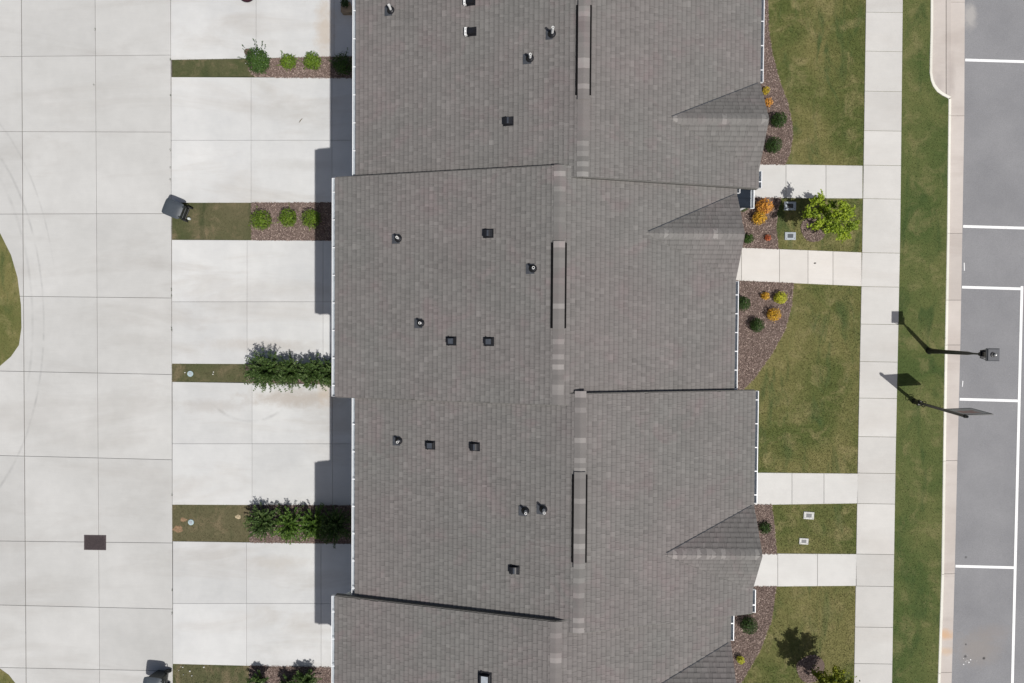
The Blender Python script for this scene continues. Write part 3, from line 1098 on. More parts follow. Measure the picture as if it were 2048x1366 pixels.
    prof = [(wr, 0), (wf, 0), (wf, zmain(wf) - B_ - 0.01), (xr, ZR - B_ - 0.012), (wr, zmain(wr) - B_ - 0.01)]
    vs = [(x, y, z) for y in (ya + 0.005, yb - 0.005) for x, z in prof]
    fs = [(0, 1, 2, 3, 4), (9, 8, 7, 6, 5)] + [(j, i, i + 5, j + 5) for i, j in zip(range(5), (1, 2, 3, 4, 0))]
    wall = own(MB().add(vs, fs).build('wall', M['siding']))
    vs = [(wf + 0.012, yg - HW + 0.12, zF - 0.16), (wf + 0.012, yg + HW - 0.12, zF - 0.16), (wf + 0.012, yg, ZG - 0.16)]
    vs += [(x - 0.3, y, z) for x, y, z in vs]
    own(MB().add(vs, [(0, 1, 2), (5, 4, 3), (0, 3, 4, 1), (1, 4, 5, 2), (2, 5, 3, 0)]).build('gable_wall', M['siding']))
    # fascias, soffits, eave returns
    t = MB()
    for (x, z, dr) in ((xe, zE, -1), (xf, zF, 1)):
        xw = wr if dr < 0 else wf
        t.box((x - dr * 0.014, (y0 + y1) / 2, z - 0.115), (0.024, y1 - y0 - 0.004, 0.17))
        t.box(((x + xw) / 2, (y0 + y1) / 2, z - 0.205), (abs(x - xw), y1 - y0 - 0.06, 0.018))
        for yy_ in (y0 + 0.022, y1 - 0.022):
            t.box((lerp(x, xw, 0.5), yy_, z - 0.10), (abs(x - xw) - 0.03, 0.03, 0.17))
    own(t.build('fascia', M['trim']))
    for yy_ in (y0 - 0.011, y1 + 0.011):
        for (xa, za, xb, zb) in ((xe, zE, xr - 0.002, ZR), (xr + 0.002, ZR, xf, zF)):
            t = MB()
            vs = [(xa, yy_ + k * 0.01, z) for k in (-1, 1) for z in (za - 0.012, za - 0.17)] + [(xb, yy_ + k * 0.01, z) for k in (-1, 1) for z in (zb - 0.012, zb - 0.17)]
            t.add(vs, [(0, 1, 3, 2), (4, 6, 7, 5), (0, 4, 5, 1), (2, 3, 7, 6), (0, 2, 6, 4), (1, 5, 7, 3)])
            own(t.build('rake_board', M['rake']))
    t = MB()
    for sg2 in (1, -1):
        vs = []
        for (yy_, z) in ((yg, ZG), (yg + sg2 * HW, zF)):
            vs += [(xf - 0.015, yy_, z - 0.008), (xf + 0.006, yy_, z - 0.008), (xf + 0.006, yy_, z - 0.17), (xf - 0.015, yy_, z - 0.17)]
        t.add(vs, [(0, 1, 2, 3), (7, 6, 5, 4), (0, 4, 5, 1), (1, 5, 6, 2), (2, 6, 7, 3), (3, 7, 4, 0)])
    own(t.build('gable_rake_board', M['trim']))

    # added dark strips standing for the gaps at the front gable's valley cuts
    for sg2 in (1, -1):
        a = Vector((xg0 + 0.12, yg + sg2 * 0.05, zmain(xg0 + 0.12) + 0.012))
        b = Vector((xf - 0.06, yg + sg2 * (HW - 0.03), zF + 0.022))
        own(MB().tube([a, b], 0.017 if sg2 > 0 else 0.009, 6).build('valley_gap_strip', M['flash'] if sg2 > 0 else M['rake']))
    # eave brackets at the rear corners
    for yy_ in (ya + 0.10, yb - 0.10):
        br = MB()
        br.box((wr - 0.035, yy_, zE - 0.75), (0.07, 0.14, 1.0))
        br.box(((xe + wr) / 2, yy_, zE - 0.25), (wr - xe - 0.04, 0.14, 0.07))
        br.box(((xe + wr) / 2, yy_, zE - 0.68), (0.06, 0.12, 0.95), Matrix.Rotation(R(-18), 3, 'Y'))
        own(br.build('eave_bracket', M['trim']))

    # gutters
    def gutter(x, z, dr, ga, gb, sp):
        g = MB()
        wd, dp, tk = 0.12, 0.10, 0.005
        ln, ym_ = gb - ga, (ga + gb) / 2
        zt = z - 0.028
        g.box((x + dr * (0.006), ym_, zt - dp / 2), (0.012, ln, dp))
        g.box((x + dr * wd / 2, ym_, zt - dp), (wd - 0.004, ln - 0.002, tk), m=1)
        g.box((x + dr * wd, ym_, zt - dp / 2), (tk, ln, dp))
        g.box((x + dr * (wd - 0.008), ym_, zt + 0.006), (0.018, ln, 0.012))
        g.box((x + dr * 0.012, ym_, zt + 0.007), (0.016, ln, 0.010))
        for e in (ga + 0.004, gb - 0.004):
            g.box((x + dr * wd / 2, e, zt - dp / 2 + 0.003), (wd - 0.008, 0.007, dp))
        go = own(g.build('gutter', [M['white'], M['gutshade']]))
        y_ = ga + sp * rr.uniform(0.3, 0.8)
        while y_ < gb - 0.1:
            MB().box((x + dr * wd / 2, y_, zt + 0.015), (wd - 0.01, 0.026, 0.006)).build('gutter_strap', M['white'], go)
            y_ += sp
    gutter(xe, zE, -1, y0 + 0.01, y1 - 0.01, 0.82)
    gutter(xf, zF, 1, y0 + 0.01, yg - HW - 0.01, 0.55)
    gutter(xf, zF, 1, yg + HW + 0.01, y1 - 0.01, 0.70)
    # downspouts at the rear corners
    for yy_ in (ya + 0.25,):
        own(MB().box((xe + 0.30, yy_, zE - 0.34), (0.5, 0.07, 0.06), Matrix.Rotation(R(24), 3, 'Y')).box((wr - 0.045, yy_, zE / 2 - 0.25), (0.06, 0.08, zE - 0.5)).build('downspout', M['white']))
    # porch roof over the front door
    pc = yg - 0.12 if seed == 1 else yg
    pa, pb = (ya + 0.06 if seed == 1 else pc - 1.3), pc + 1.3
    po = xf + 1.33
    p = MB()
    za, zb = 3.25, 2.92
    vs = [(wf, pa, za), (po, pa, zb), (po, pb, zb), (wf, pb, za)]
    vs += [(x, y_, z - 0.09) for x, y_, z in vs]
    p.add(vs, [(0, 1, 2, 3), (7, 6, 5, 4), (0, 4, 5, 1), (1, 5, 6, 2), (2, 6, 7, 3), (3, 7, 4, 0)])
    yy_ = pa + 0.02
    tilt = Matrix.Rotation(math.atan((za - zb) / (po - wf)), 3, 'Y')
    while yy_ < pb:
        p.box(((wf + po) / 2, yy_, (za + zb) / 2 + 0.012), (math.hypot(po - wf, za - zb), 0.018, 0.03), tilt)
        yy_ += 0.3
    pr_ = own(p.build('porch_roof', M['navy']))
    g = MB()
    g.box((po + 0.008, (pa + pb) / 2, zb - 0.07), (0.014, pb - pa + 0.04, 0.10))
    g.box((po + 0.065, (pa + pb) / 2, zb - 0.13), (0.11, pb - pa + 0.03, 0.006), m=1)
    g.box((po + 0.125, (pa + pb) / 2, zb - 0.07), (0.026, pb - pa + 0.04, 0.11))
    for e in (pa - 0.012, pb + 0.012):
        g.box((po + 0.065, e, zb - 0.07), (0.10, 0.018, 0.11))
    own(g.build('porch_gutter', [M['white'], M['gutshade']]))
    for e in (pa + 0.12, pb - 0.12):
        own(MB().box((po - 0.12, e, 0.09), (0.20, 0.20, 0.18)).box((po - 0.12, e, 1.45), (0.14, 0.14, 2.6)).box((po - 0.12, e, 2.74), (0.19, 0.19, 0.10)).build('porch_post', M['trim']))
    own(MB().box(((wf + po) / 2, (pa + pb) / 2, 0.05), (po - wf, pb - pa, 0.12)).build('porch_floor', M['walk']))

    # doors and windows
    def window(x, dr, yc, zc, w_, h_):
        f = MB()
        for (yy2, zz, sy, sz) in ((yc, zc + h_ / 2, w_ + 0.16, 0.09), (yc, zc - h_ / 2, w_ + 0.2, 0.07), (yc - w_ / 2, zc, 0.08, h_ - 0.09), (yc + w_ / 2, zc, 0.08, h_ - 0.09), (yc, zc, w_ - 0.08, 0.05)):
            f.box((x + dr * 0.03, yy2, zz), (0.07, sy, sz))
        fo = own(f.build('window', M['trim']))
        for k in (-1, 1):
            MB().box((x + dr * 0.012, yc, zc + k * (h_ / 4 - 0.005)), (0.02, w_ - 0.08, h_ / 2 - 0.07)).build('pane', M['glass'], fo)
    ym_ = (ya + yb) / 2
    for yy_ in (ym_ - 1.7, ym_ + 1.7):
        window(wr, -1, yy_, 5.2, 0.9, 1.4)
        window(wf, 1, yy_, 5.1, 0.9, 1.5)
    gd = MB()
    for k in range(4):
        gd.box((wr - 0.02, ym_, 0.28 + k * 0.53), (0.05, 4.8, 0.515))
    own(gd.build('garage_door', M['trim']))
    dr_ = own(MB().box((wf + 0.02, pc, 1.15), (0.06, 0.95, 2.05)).build('front_door', M['navy']))
    MB().box((wf + 0.08, pc + 0.36, 1.05), (0.06, 0.03, 0.14)).build('handle', M['silver'], dr_)

    # things on the roof, placed by pixel
    def on_roof(px, py):
        z = 8.0
        for _i in range(12):
            x, y_ = P(px, py, z)
            z = zmain(x)
        f = frames[0][1] if x < xr else frames[1][1]
        mw = Matrix((f.u, f.v, f.n)).transposed().to_4x4()
        mw.translation = (x, y_, z)
        return mw, (x, y_, z)

    def pipe(px, py, h, plate=1.0):
        mw, (x, y_, z) = on_roof(px, py)
        fl = MB()
        fl.box((-0.075, -0.01, 0.016), (0.24 * plate, 0.28, 0.006))
        fl.box((-0.02, 0, 0.02), (0.02, 0.25, 0.008))
        o = own(fl.build('vent_pipe', M['flash']))
        o.matrix_basis = mw
        MB().lathe([(0.115, 0.012), (0.112, 0.03), (0.085, 0.055), (0.05, 0.085), (0.046, 0.10)], n=18).build('boot', M['vent'], o, smooth=True)
        up = (mw.to_3x3().inverted() @ Vector((0, 0, 1))).normalized()
        pi = MB()
        n_ = 14
        q_ = Matrix.Rotation(0, 3, 'Z')
        axx = up.cross(Vector((0, 1, 0))).normalized()
        axy = up.cross(axx)
        prof_ = [(0.036, 0.02), (0.036, h), (0.026, h), (0.026, h - 0.12)]
        vs = []
        for r_, hh in prof_:
            for k in range(n_):
                a = 2 * math.pi * k / n_
                vs.append(up * hh + axx * (r_ * math.cos(a)) + axy * (r_ * math.sin(a)))
        fs = [(i * n_ + k, i * n_ + (k + 1) % n_, (i + 1) * n_ + (k + 1) % n_, (i + 1) * n_ + k) for i in range(3) for k in range(n_)]
        pi.add(vs, fs)
        pi.add([vs[3 * n_ + k] for k in range(n_)], [tuple(range(n_))], m=1)
        pi.build('pipe', [M['pvc'], M['dark']], o, smooth=False)

    def box_vent(px, py, top='ventgrey', sx=0.225, sy=0.175, hood=False, white=False):
        mw, _ = on_roof(px, py)
        b = MB()
        b.box((0.0, 0, 0.017), (sx * 1.35, sy * 1.45, 0.006))
        if hood:
            pts = [(-0.5, 0.02), (-0.5, 0.40), (-0.30, 0.50), (0.0, 0.52), (0.28, 0.42), (0.45, 0.22), (0.5, 0.02)]
            vs = [(a * sx * 1.18, s_ * sy / 2 * 1.05, h_ * 0.22 + 0.01) for s_ in (-1, 1) for a, h_ in pts]
            k = len(pts)
            b.add(vs, [tuple(range(k)), tuple(reversed(range(k, 2 * k)))] + [(i, i + k, (i + 1) % k + k, (i + 1) % k) for i in range(k)])
        else:
            b.box((0, 0, 0.065), (sx, sy, 0.10), taper=0.94)
        b.box((-sx * 0.34, 0, 0.03), (sx * 0.12, sy * 1.55, 0.03))
        o = own(b.build('roof_vent', M['vent']))
        o.matrix_basis = mw
        if not hood:
            MB().box((sx * 0.06, 0, 0.121), (sx * 0.66, sy * 0.86, 0.010)).build('vent_top', M[top], o)
        elif not white:
            MB().box((sx * 0.05, 0, 0.127), (sx * 0.22, sy * 0.92, 0.006)).build('vent_band', M['ventgrey'], o)
        if white:
            lv = MB().box((-sx * 0.66, 0, 0.055), (sx * 0.30, sy * 1.30, 0.095), taper=0.95)
            lo_ = lv.build('louver', M['pvc'], o)
            for k in (-1, 1):
                MB().box((-sx * 0.66, k * sy * 0.3, 0.103), (0.02, 0.03, 0.004)).build('slot', M['flash'], lo_)

    return pipe, box_vent


def vy(px, a, b):
    ya_, yb_ = P(px, b, 8.78)[1], P(px, a, 8.78)[1]
    return (ya_, yb_)


OX, EX = (-4.64, 1.885, 7.13), (-5.24, 1.265, 6.50)
pipe, bv = house('grey shingled townhouse with two white louvred roof vents and a navy porch roof', OX[0], OX[1], OX[2], 4.22, 10.44, 5.86, vy(1168, 5, 195), 1)
pipe(782, 21, 0.34)
pipe(1104, 68, 0.42, 0.8)
pipe(1060, 117, 0.30)
bv(941, 3, hood=False, top='vent', white=True)
bv(943, 64, hood=False, top='vent', white=True)
bv(1017, 243, hood=True)
pipe, bv = house('townhouse whose roof holds three white vent pipes and two square box vents', EX[0], EX[1], EX[2], -1.98, 4.22, 2.65, vy(1117, 482, 663), 2)
pipe(797, 477, 0.30)
pipe(1066, 537, 0.30)
pipe(842, 646, 0.30)
bv(977, 467, hood=True)
bv(903, 682)
bv(978, 683)
pipe, bv = house('townhouse with a pair of white vent pipes side by side on its roof', OX[0], OX[1], OX[2], -8.26, -1.98, -6.44, vy(1160, 948, 1133), 3)
pipe(798, 881, 0.30)
pipe(1051, 1021, 0.32)
pipe(1087, 1018, 0.42)
bv(861, 890)
bv(950, 893, hood=True)
bv(1029, 1139, hood=True)
pipe, bv = house('townhouse with a single large pale topped roof vent and no vent pipes', EX[0], EX[1], EX[2], -14.48, -8.26, -10.52, (-13.9, -11.5), 4)
bv(970, 1358, top='lidgrey', sx=0.30, sy=0.30)

# ------------------------------------------------------------------ plants
def leaves(m_, C, D, size, tints, aspect=0.55):
    """leaf-shaped quads at points C facing D (arrays)"""
    k = len(C)
    D = D / (np.linalg.norm(D, axis=1, keepdims=True) + 1e-9)
    rnd = rng.normal(size=(k, 3))
    A = np.cross(D, rnd)
    A /= (np.linalg.norm(A, axis=1, keepdims=True) + 1e-9)
    B = np.cross(D, A)
    sz = size * rng.uniform(0.6, 1.25, (k, 1))
    V = np.stack([C - A * sz, C + B * sz * aspect + A * sz * 0.1, C + A * sz, C - B * sz * aspect + A * sz * 0.1], 1)
    m_['V'].append(V.reshape(-1, 3))
    m_['T'].append(tints)


def build_leaves(name, m_, mat, parent):
    return fast_mesh(name, np.concatenate(m_['V']), [(0, 1, 2, 3)], 4, np.concatenate(m_['T']), mat, parent)


def round_shrub(name, label, px, py, rpx, h, leafm, n=1100, size=0.03, ragged=0.12, group=None, cat='shrub', shoots=0):
    zc = h * 0.5
    r_ = rpx / (FPX / (CAMH - zc))
    x, y = P(px, py, zc)
    root = thing(name, label, cat, (x, y, 0), rng.uniform(0, 6.28), group)
    st = MB()
    for k in range(5):
        a = k * 1.26 + 0.3
        st.tube([(0.02 * math.cos(a), 0.02 * math.sin(a), -0.03), (r_ * 0.3 * math.cos(a), r_ * 0.3 * math.sin(a), h * 0.35), (r_ * 0.55 * math.cos(a), r_ * 0.55 * math.sin(a), h * 0.7)], [0.013, 0.009, 0.004], 5)
    st.build('stem', M['bark'], root)
    # lumpy outline: several sub-clumps
    nl = 9
    lump = rng.normal(size=(nl, 3))
    lump /= np.linalg.norm(lump, axis=1, keepdims=True)
    d = rng.normal(size=(n, 3))
    d /= np.linalg.norm(d, axis=1, keepdims=True)
    bump = 1 + ragged * (np.max(d @ lump.T, axis=1) - 0.75) * 1.6 + rng.normal(0, ragged * 0.35, n)
    rad = (rng.uniform(0.0, 1, n) ** 0.28) * bump
    C = d * rad[:, None] * np.array([r_, r_, h * 0.5]) + np.array([0, 0, h * 0.5])
    C[:, 2] = np.maximum(C[:, 2], 0.02)
    D = d * 0.9 + rng.normal(0, 0.55, (n, 3)) + np.array([0, 0, 0.35])
    m_ = {'V': [], 'T': []}
    T = np.clip(rng.normal(0.5, 0.22, n), 0, 1)
    leaves(m_, C, D, size, T)
    for k in range(shoots):
        a = rng.uniform(0, 6.28)
        ln = r_ * rng.uniform(1.15, 1.5)
        ts = np.linspace(0.5, 1.0, 12)[:, None]
        tip = np.array([math.cos(a) * ln, math.sin(a) * ln, h * rng.uniform(0.7, 1.05)])
        pts = tip * ts + np.array([0, 0, h * 0.3]) * (1 - ts)
        pts = pts + rng.normal(0, 0.012, pts.shape)
        leaves(m_, pts, rng.normal(0, 1, pts.shape) + np.array([0, 0, 1]), size * 0.9, rng.uniform(0.2, 0.8, len(pts)))
    build_leaves('foliage', m_, L[leafm], root)
    return root


def spiky_shrub(name, label, px, py, rpx, h, leafm, nst=46, size=0.032, group=None, upright=0.55):
    zc = h * 0.55
    r_ = rpx / (FPX / (CAMH - zc))
    x, y = P(px, py, zc)
    root = thing(name, label, 'shrub', (x, y, 0), 0, group)
    st = MB()
    m_ = {'V': [], 'T': []}
    for k in range(nst):
        a = rng.uniform(0, 2 * math.pi)
        out = r_ * math.sqrt(rng.uniform(0.03, 1.0)) * (rng.uniform(0.75, 1.0) if k % 5 else rng.uniform(1.0, 1.3))
        top = h * (1.0 - upright * (out / r_) ** 2 * rng.uniform(0.6, 1.1)) * rng.uniform(0.85, 1.05)
        ts = np.linspace(0, 1, 16)
        px_ = np.stack([math.cos(a) * out * ts ** 1.25, math.sin(a) * out * ts ** 1.25, top * (1 - (1 - ts) ** 1.5)], 1)
        if k % 4 == 0:
            st.tube([tuple(px_[i]) for i in (0, 5, 10, 15)], [0.012, 0.008, 0.005, 0.002], 4)
        tn = np.gradient(px_, axis=0)
        tn /= np.linalg.norm(tn, axis=1, keepdims=True)
        tone = rng.uniform(-0.18, 0.2)
        for i in range(4, 16):
            q_ = 4 if i > 6 else 2
            side = rng.normal(size=(q_, 3))
            side -= (side @ tn[i])[:, None] * tn[i]
            side /= np.linalg.norm(side, axis=1, keepdims=True)
            dirv = side * 0.8 + tn[i] * 0.7
            C = px_[i] + dirv * size * 0.9
            nn = np.cross(dirv, np.cross(np.array([0, 0, 1.0]), dirv)) + rng.normal(0, 0.35, (q_, 3))
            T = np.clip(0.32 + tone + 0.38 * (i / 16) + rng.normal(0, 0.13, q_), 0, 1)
            # orient the long axis along dirv
            nn /= np.linalg.norm(nn, axis=1, keepdims=True)
            A = dirv / np.linalg.norm(dirv, axis=1, keepdims=True)
            B = np.cross(nn, A)
            sz = size * rng.uniform(0.7, 1.3, (q_, 1))
            V = np.stack([C - A * sz, C + B * sz * 0.5, C + A * sz * 1.15, C - B * sz * 0.5], 1)
            m_['V'].append(V.reshape(-1, 3))
            m_['T'].append(T)
    st.build('stem', M['bark'], root)
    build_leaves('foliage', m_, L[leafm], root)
    return root


G1, G2, G3, G4, G5 = ('shrubs of the uppermost strip', 'shrubs of the strip by the bin', 'spiky hedge row', 'leafy row half in shade', 'dark shrubs of the lowest strip')
round_shrub('shrub', 'largest shrub of the uppermost strip, green with upright shoots beside a brown pot', 516, 121, 23, 1.0, 'green', 2600, 0.036, 0.2, G1, shoots=12)
round_shrub('shrub', 'smallest lime shrub of the uppermost strip, next to the largest one', 576, 123, 15.5, 0.5, 'lime', 1100, 0.032, 0.22, G1, shoots=4)
round_shrub('shrub', 'lime shrub of the uppermost strip in sun beside the shadow edge', 624, 122, 17.5, 0.55, 'lime', 1300, 0.032, 0.2, G1, shoots=4)
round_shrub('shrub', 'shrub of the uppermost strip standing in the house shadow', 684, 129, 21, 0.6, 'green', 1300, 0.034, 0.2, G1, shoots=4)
round_shrub('shrub', 'round lime shrub of the bin strip, next to the bare grass', 521, 440, 20.5, 0.6, 'lime', 1500, 0.030, 0.16, G2, shoots=3)
round_shrub('shrub', 'round lime shrub of the bin strip, between its two neighbours', 576, 435, 18.5, 0.6, 'lime', 1400, 0.030, 0.16, G2, shoots=3)
round_shrub('shrub', 'round lime shrub of the bin strip, touched by the roof shadow', 622, 437, 19, 0.6, 'lime', 1400, 0.030, 0.18, G2, shoots=3)
spiky_shrub('shrub', 'widest spiky shrub of the hedge row, at its open grass end', 532, 741, 44, 1.25, 'spike', 170, 0.036, G3)
spiky_shrub('shrub', 'spiky hedge shrub next to the widest one', 580, 746, 33, 1.05, 'spike', 116, 0.036, G3)
spiky_shrub('shrub', 'spiky hedge shrub with one long stray shoot', 626, 746, 34, 1.1, 'spike', 124, 0.036, G3)
spiky_shrub('shrub', 'spiky hedge shrub tucked against the roof gutter', 664, 747, 29, 1.0, 'spike', 93, 0.036, G3)
spiky_shrub('shrub', 'leafy row shrub at the bare soil end', 526, 1046, 38, 0.95, 'spike', 116, 0.036, G4)
spiky_shrub('shrub', 'bright leafy row shrub second from the bare soil', 578, 1051, 36, 0.95, 'bright', 116, 0.036, G4)
spiky_shrub('shrub', 'bright leafy row shrub cut by the shadow edge', 627, 1049, 35, 0.95, 'bright', 108, 0.036, G4)
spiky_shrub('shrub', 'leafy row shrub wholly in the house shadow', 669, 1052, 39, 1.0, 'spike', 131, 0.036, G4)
spiky_shrub('shrub', 'dark shrub of the lowest strip beside the white stones', 517, 1367, 24, 0.9, 'spike', 69, 0.036, G5)
spiky_shrub('shrub', 'small dark shrub in the middle of the lowest strip', 573, 1372, 19, 0.8, 'spike', 58, 0.036, G5)
spiky_shrub('shrub', 'bushiest dark shrub of the lowest strip', 610, 1366, 27, 0.95, 'spike', 85, 0.036, G5)
GF = 'clipped round green shrubs in the front beds'
GC = 'small golden and orange shrubs in the front beds'
round_shrub('shrub', 'clipped round green shrub at the roof tip of the gable', 1558, 239, 15.5, 0.62, 'box', 1700, 0.026, 0.06, GF)
round_shrub('shrub', 'clipped round green shrub just before the front walk by the porch', 1548, 290, 16.5, 0.62, 'box', 1700, 0.026, 0.06, GF)
round_shrub('shrub', 'tiny yellow shrub peeking out at the end of the white gutter', 1532, 181, 7.5, 0.3, 'gold', 380, 0.026, 0.2, GC)
round_shrub('shrub', 'tiny orange shrub at the edge of the gable roof', 1537, 205, 9, 0.32, 'orange', 420, 0.026, 0.2, GC)
round_shrub('shrub', 'largest orange shrub, beside the navy porch roof', 1529, 413, 16, 0.62, 'orange', 1000, 0.034, 0.2, GC)
round_shrub('shrub', 'amber shrub touching the largest orange shrub', 1519, 436, 14, 0.55, 'amber', 850, 0.032, 0.2, GC)
round_shrub('shrub', 'tiny coral shrub alone in the mulch near the meter cover', 1536, 476, 6.5, 0.25, 'rust', 260, 0.024, 0.2, GC)
round_shrub('shrub', 'green shrub half hidden below the navy porch roof', 1487, 414, 9, 0.4, 'green', 600, 0.028, 0.15, GF)
round_shrub('shrub', 'green shrub half hidden under the gable edge by the coral shrub', 1497, 477, 10, 0.5, 'green', 700, 0.028, 0.15, GF)
round_shrub('shrub', 'round green shrub against the white gutter in the tapering bed', 1486, 607, 15, 0.55, 'box', 1500, 0.026, 0.08, GF)
round_shrub('shrub', 'round green shrub in the open mulch of the tapering bed', 1514, 650, 14.5, 0.55, 'box', 1500, 0.026, 0.08, GF)
round_shrub('shrub', 'small amber shrub in the tapering bed', 1531, 592, 8.5, 0.32, 'amber', 420, 0.026, 0.22, GC)
round_shrub('shrub', 'yellow green shrub near the pinkish front walk', 1561, 596, 13, 0.45, 'yellow', 900, 0.028, 0.14, GC)
round_shrub('shrub', 'golden amber shrub beside the round green shrub in the open mulch', 1548, 628, 14, 0.5, 'amber', 900, 0.028, 0.18, GC)
round_shrub('shrub', 'low dark plant at the edge of the dark gable', 1531, 1056, 12, 0.35, 'box', 700, 0.03, 0.3, GF)
round_shrub('shrub', 'round green shrub in the bed by the lower front gutter', 1498, 1251, 17.5, 0.62, 'box', 1800, 0.026, 0.07, GF)
round_shrub('shrub', 'tiny yellow shrub beside the lowest gable', 1481, 1320, 8, 0.36, 'yellow', 420, 0.026, 0.2, GC)
round_shrub('shrub', 'tiny green plant in the corner between two front gutters', 1497, 1222, 8, 0.25, 'green', 350, 0.028, 0.25, GF)


def tree(label, base_px, crown, h, leafm, n_lobes, lobe_r, n_leaf, size):
    bx, by = P(*base_px)
    root = thing('young_tree', label, 'tree', (bx, by, 0))
    cx, cy = P(crown[0], crown[1], h * 0.64)
    off = np.array([cx - bx, cy - by])
    tr = MB()
    tp = [(0, 0, -0.05), (0.01, 0, 0.5), (off[0] * 0.4, off[1] * 0.4, h * 0.45), (off[0] * 0.9, off[1] * 0.9, h * 0.8)]
    tr.tube(tp, [0.05, 0.038, 0.028, 0.012], 9)
    lobes = []
    for k in range(n_lobes):
        a = 2 * math.pi * k / n_lobes + rng.uniform(-0.3, 0.3)
        ro = crown[2] * rng.uniform(0.45, 1.0)
        z = h * rng.uniform(0.42, 0.95)
        c_ = np.array([off[0] + ro * math.cos(a), off[1] + ro * math.sin(a), z])
        lobes.append(c_)
        z0 = h * 0.32 + (z - h * 0.4) * 0.4
        p0 = np.array([off[0] * z0 / h, off[1] * z0 / h, z0])
        m__ = p0 * 0.5 + c_ * 0.5 + np.array([0, 0, 0.06])
        tr.tube([tuple(p0), tuple(m__), tuple(c_)], [0.018, 0.012, 0.004], 6)
    lobes.append(np.array([off[0], off[1], h * 0.9]))
    lobes.append(np.array([off[0], off[1], h * 0.62]))
    tr.build('trunk', M['bark'], root)
    m_ = {'V': [], 'T': []}
    per = n_leaf // len(lobes)
    for c_ in lobes:
        tone = rng.uniform(-0.28, 0.24)
        lr = lobe_r * rng.uniform(0.7, 1.2)
        # twigs with leaves: an uneven star of small sprays inside each lobe
        ns = 13
        for q_ in range(ns):
            d = rng.normal(size=3)
            d /= np.linalg.norm(d)
            ln = lr * rng.uniform(0.5, 1.35)
            k = per // ns
            ts = rng.uniform(0.25, 1.0, k)[:, None]
            C = c_ + d * ts * ln * np.array([1, 1, 0.8]) + rng.normal(0, 0.045, (k, 3))
            D = rng.normal(0, 0.55, (k, 3)) + np.array([0, 0, 1.0])
            leaves(m_, C, D, size, np.clip(0.45 + tone + rng.normal(0, 0.2, k), 0, 1), 0.62)
    build_leaves('crown', m_, L[leafm], root)
    return root


tree('young bright green tree by the two meter covers', (1629, 456), (1664, 436, 0.82), 2.5, 'tree', 13, 0.29, 5600, 0.046)
tree('young yellowing tree over the mulch ring beside the lowest bed', (1622, 1338), (1672, 1378, 0.60), 2.7, 'tree2', 12, 0.34, 5200, 0.048)

# ------------------------------------------------------------------ small objects
def meter(label, px, py, sx, sy, rz, rimm, lidm):
    x, y = P(px, py)
    r_ = thing('meter_cover', label, 'meter cover', (x, y, 0), rz, 'utility meter covers in the front lawns')
    m_ = MB()
    out = [(-sx / 2, -sy / 2), (sx / 2, -sy / 2), (sx / 2, sy / 2), (-sx / 2, sy / 2)]
    m_.prism(out, -0.12, 0.022, 0.012)
    m_.build('rim', M[rimm], r_)
    MB().box((0, 0, 0.024), (sx * 0.50, sy * 0.50, 0.012)).build('lid', M[lidm], r_)
    for k in (-1, 1):
        MB().box((k * sx * 0.38, -sy * 0.3, 0.024), (0.025, 0.025, 0.01)).build('bolt', M['flash'], r_)
    return r_


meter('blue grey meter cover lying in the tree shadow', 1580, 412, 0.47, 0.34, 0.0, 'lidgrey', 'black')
meter('blue grey meter cover in sun near the coral shrub', 1580.5, 472, 0.44, 0.31, 0.0, 'lidgrey', 'bin')
meter('weathered pale meter cover nearer the upper of two walks', 1617.5, 1031, 0.42, 0.30, -0.06, 'lidpale', 'flash')
meter('smaller weathered pale meter cover nearer the gable walk', 1607.5, 1082.5, 0.37, 0.25, -0.05, 'lidpale', 'flash')

for (px, py, lab) in ((380.5, 747.5, 'round pale blue cap in the grass near the spiky hedge'), (382, 1044.5, 'round pale blue cap in the grass near the orange soil')):
    x, y = P(px, py)
    r_ = thing('cleanout_cap', lab, 'drain cap', (x, y, 0), 0, 'round drain caps')
    MB().lathe([(0.115, -0.06), (0.118, 0.012), (0.108, 0.022), (0.0, 0.022)], n=22).build('collar', M['lidblue'], r_)
    MB().lathe([(0.062, 0.020), (0.060, 0.034), (0.0, 0.034)], n=16).build('plug', M['lidgrey'], r_)

# drain grate
x, y = P(190.5, 1085)
r_ = thing('drain_grate', 'brown iron drain grate set in the concrete alley', 'drain grate', (x, y, 0), -0.008)
sx, sy = 0.88, 0.60
fr = MB()
for (cx, cy, ax, ay) in ((0, sy / 2 - 0.02, sx, 0.04), (0, -sy / 2 + 0.02, sx, 0.04), (sx / 2 - 0.02, 0, 0.04, sy - 0.08), (-sx / 2 + 0.02, 0, 0.04, sy - 0.08)):
    fr.box((cx, cy, 0.004), (ax, ay, 0.03))
fr.build('frame', M['rust'], r_)
MB().box((0, 0, -0.004), (sx - 0.06, sy - 0.06, 0.012)).build('pit', M['dark'], r_)
bar = MB().box((0, 0, 0.008), (0.020, sy - 0.075, 0.02)).mesh('bar', M['rust'])
for k in range(24):
    link('bar', bar, r_, (-sx / 2 + 0.055 + k * (sx - 0.11) / 23, 0, 0))

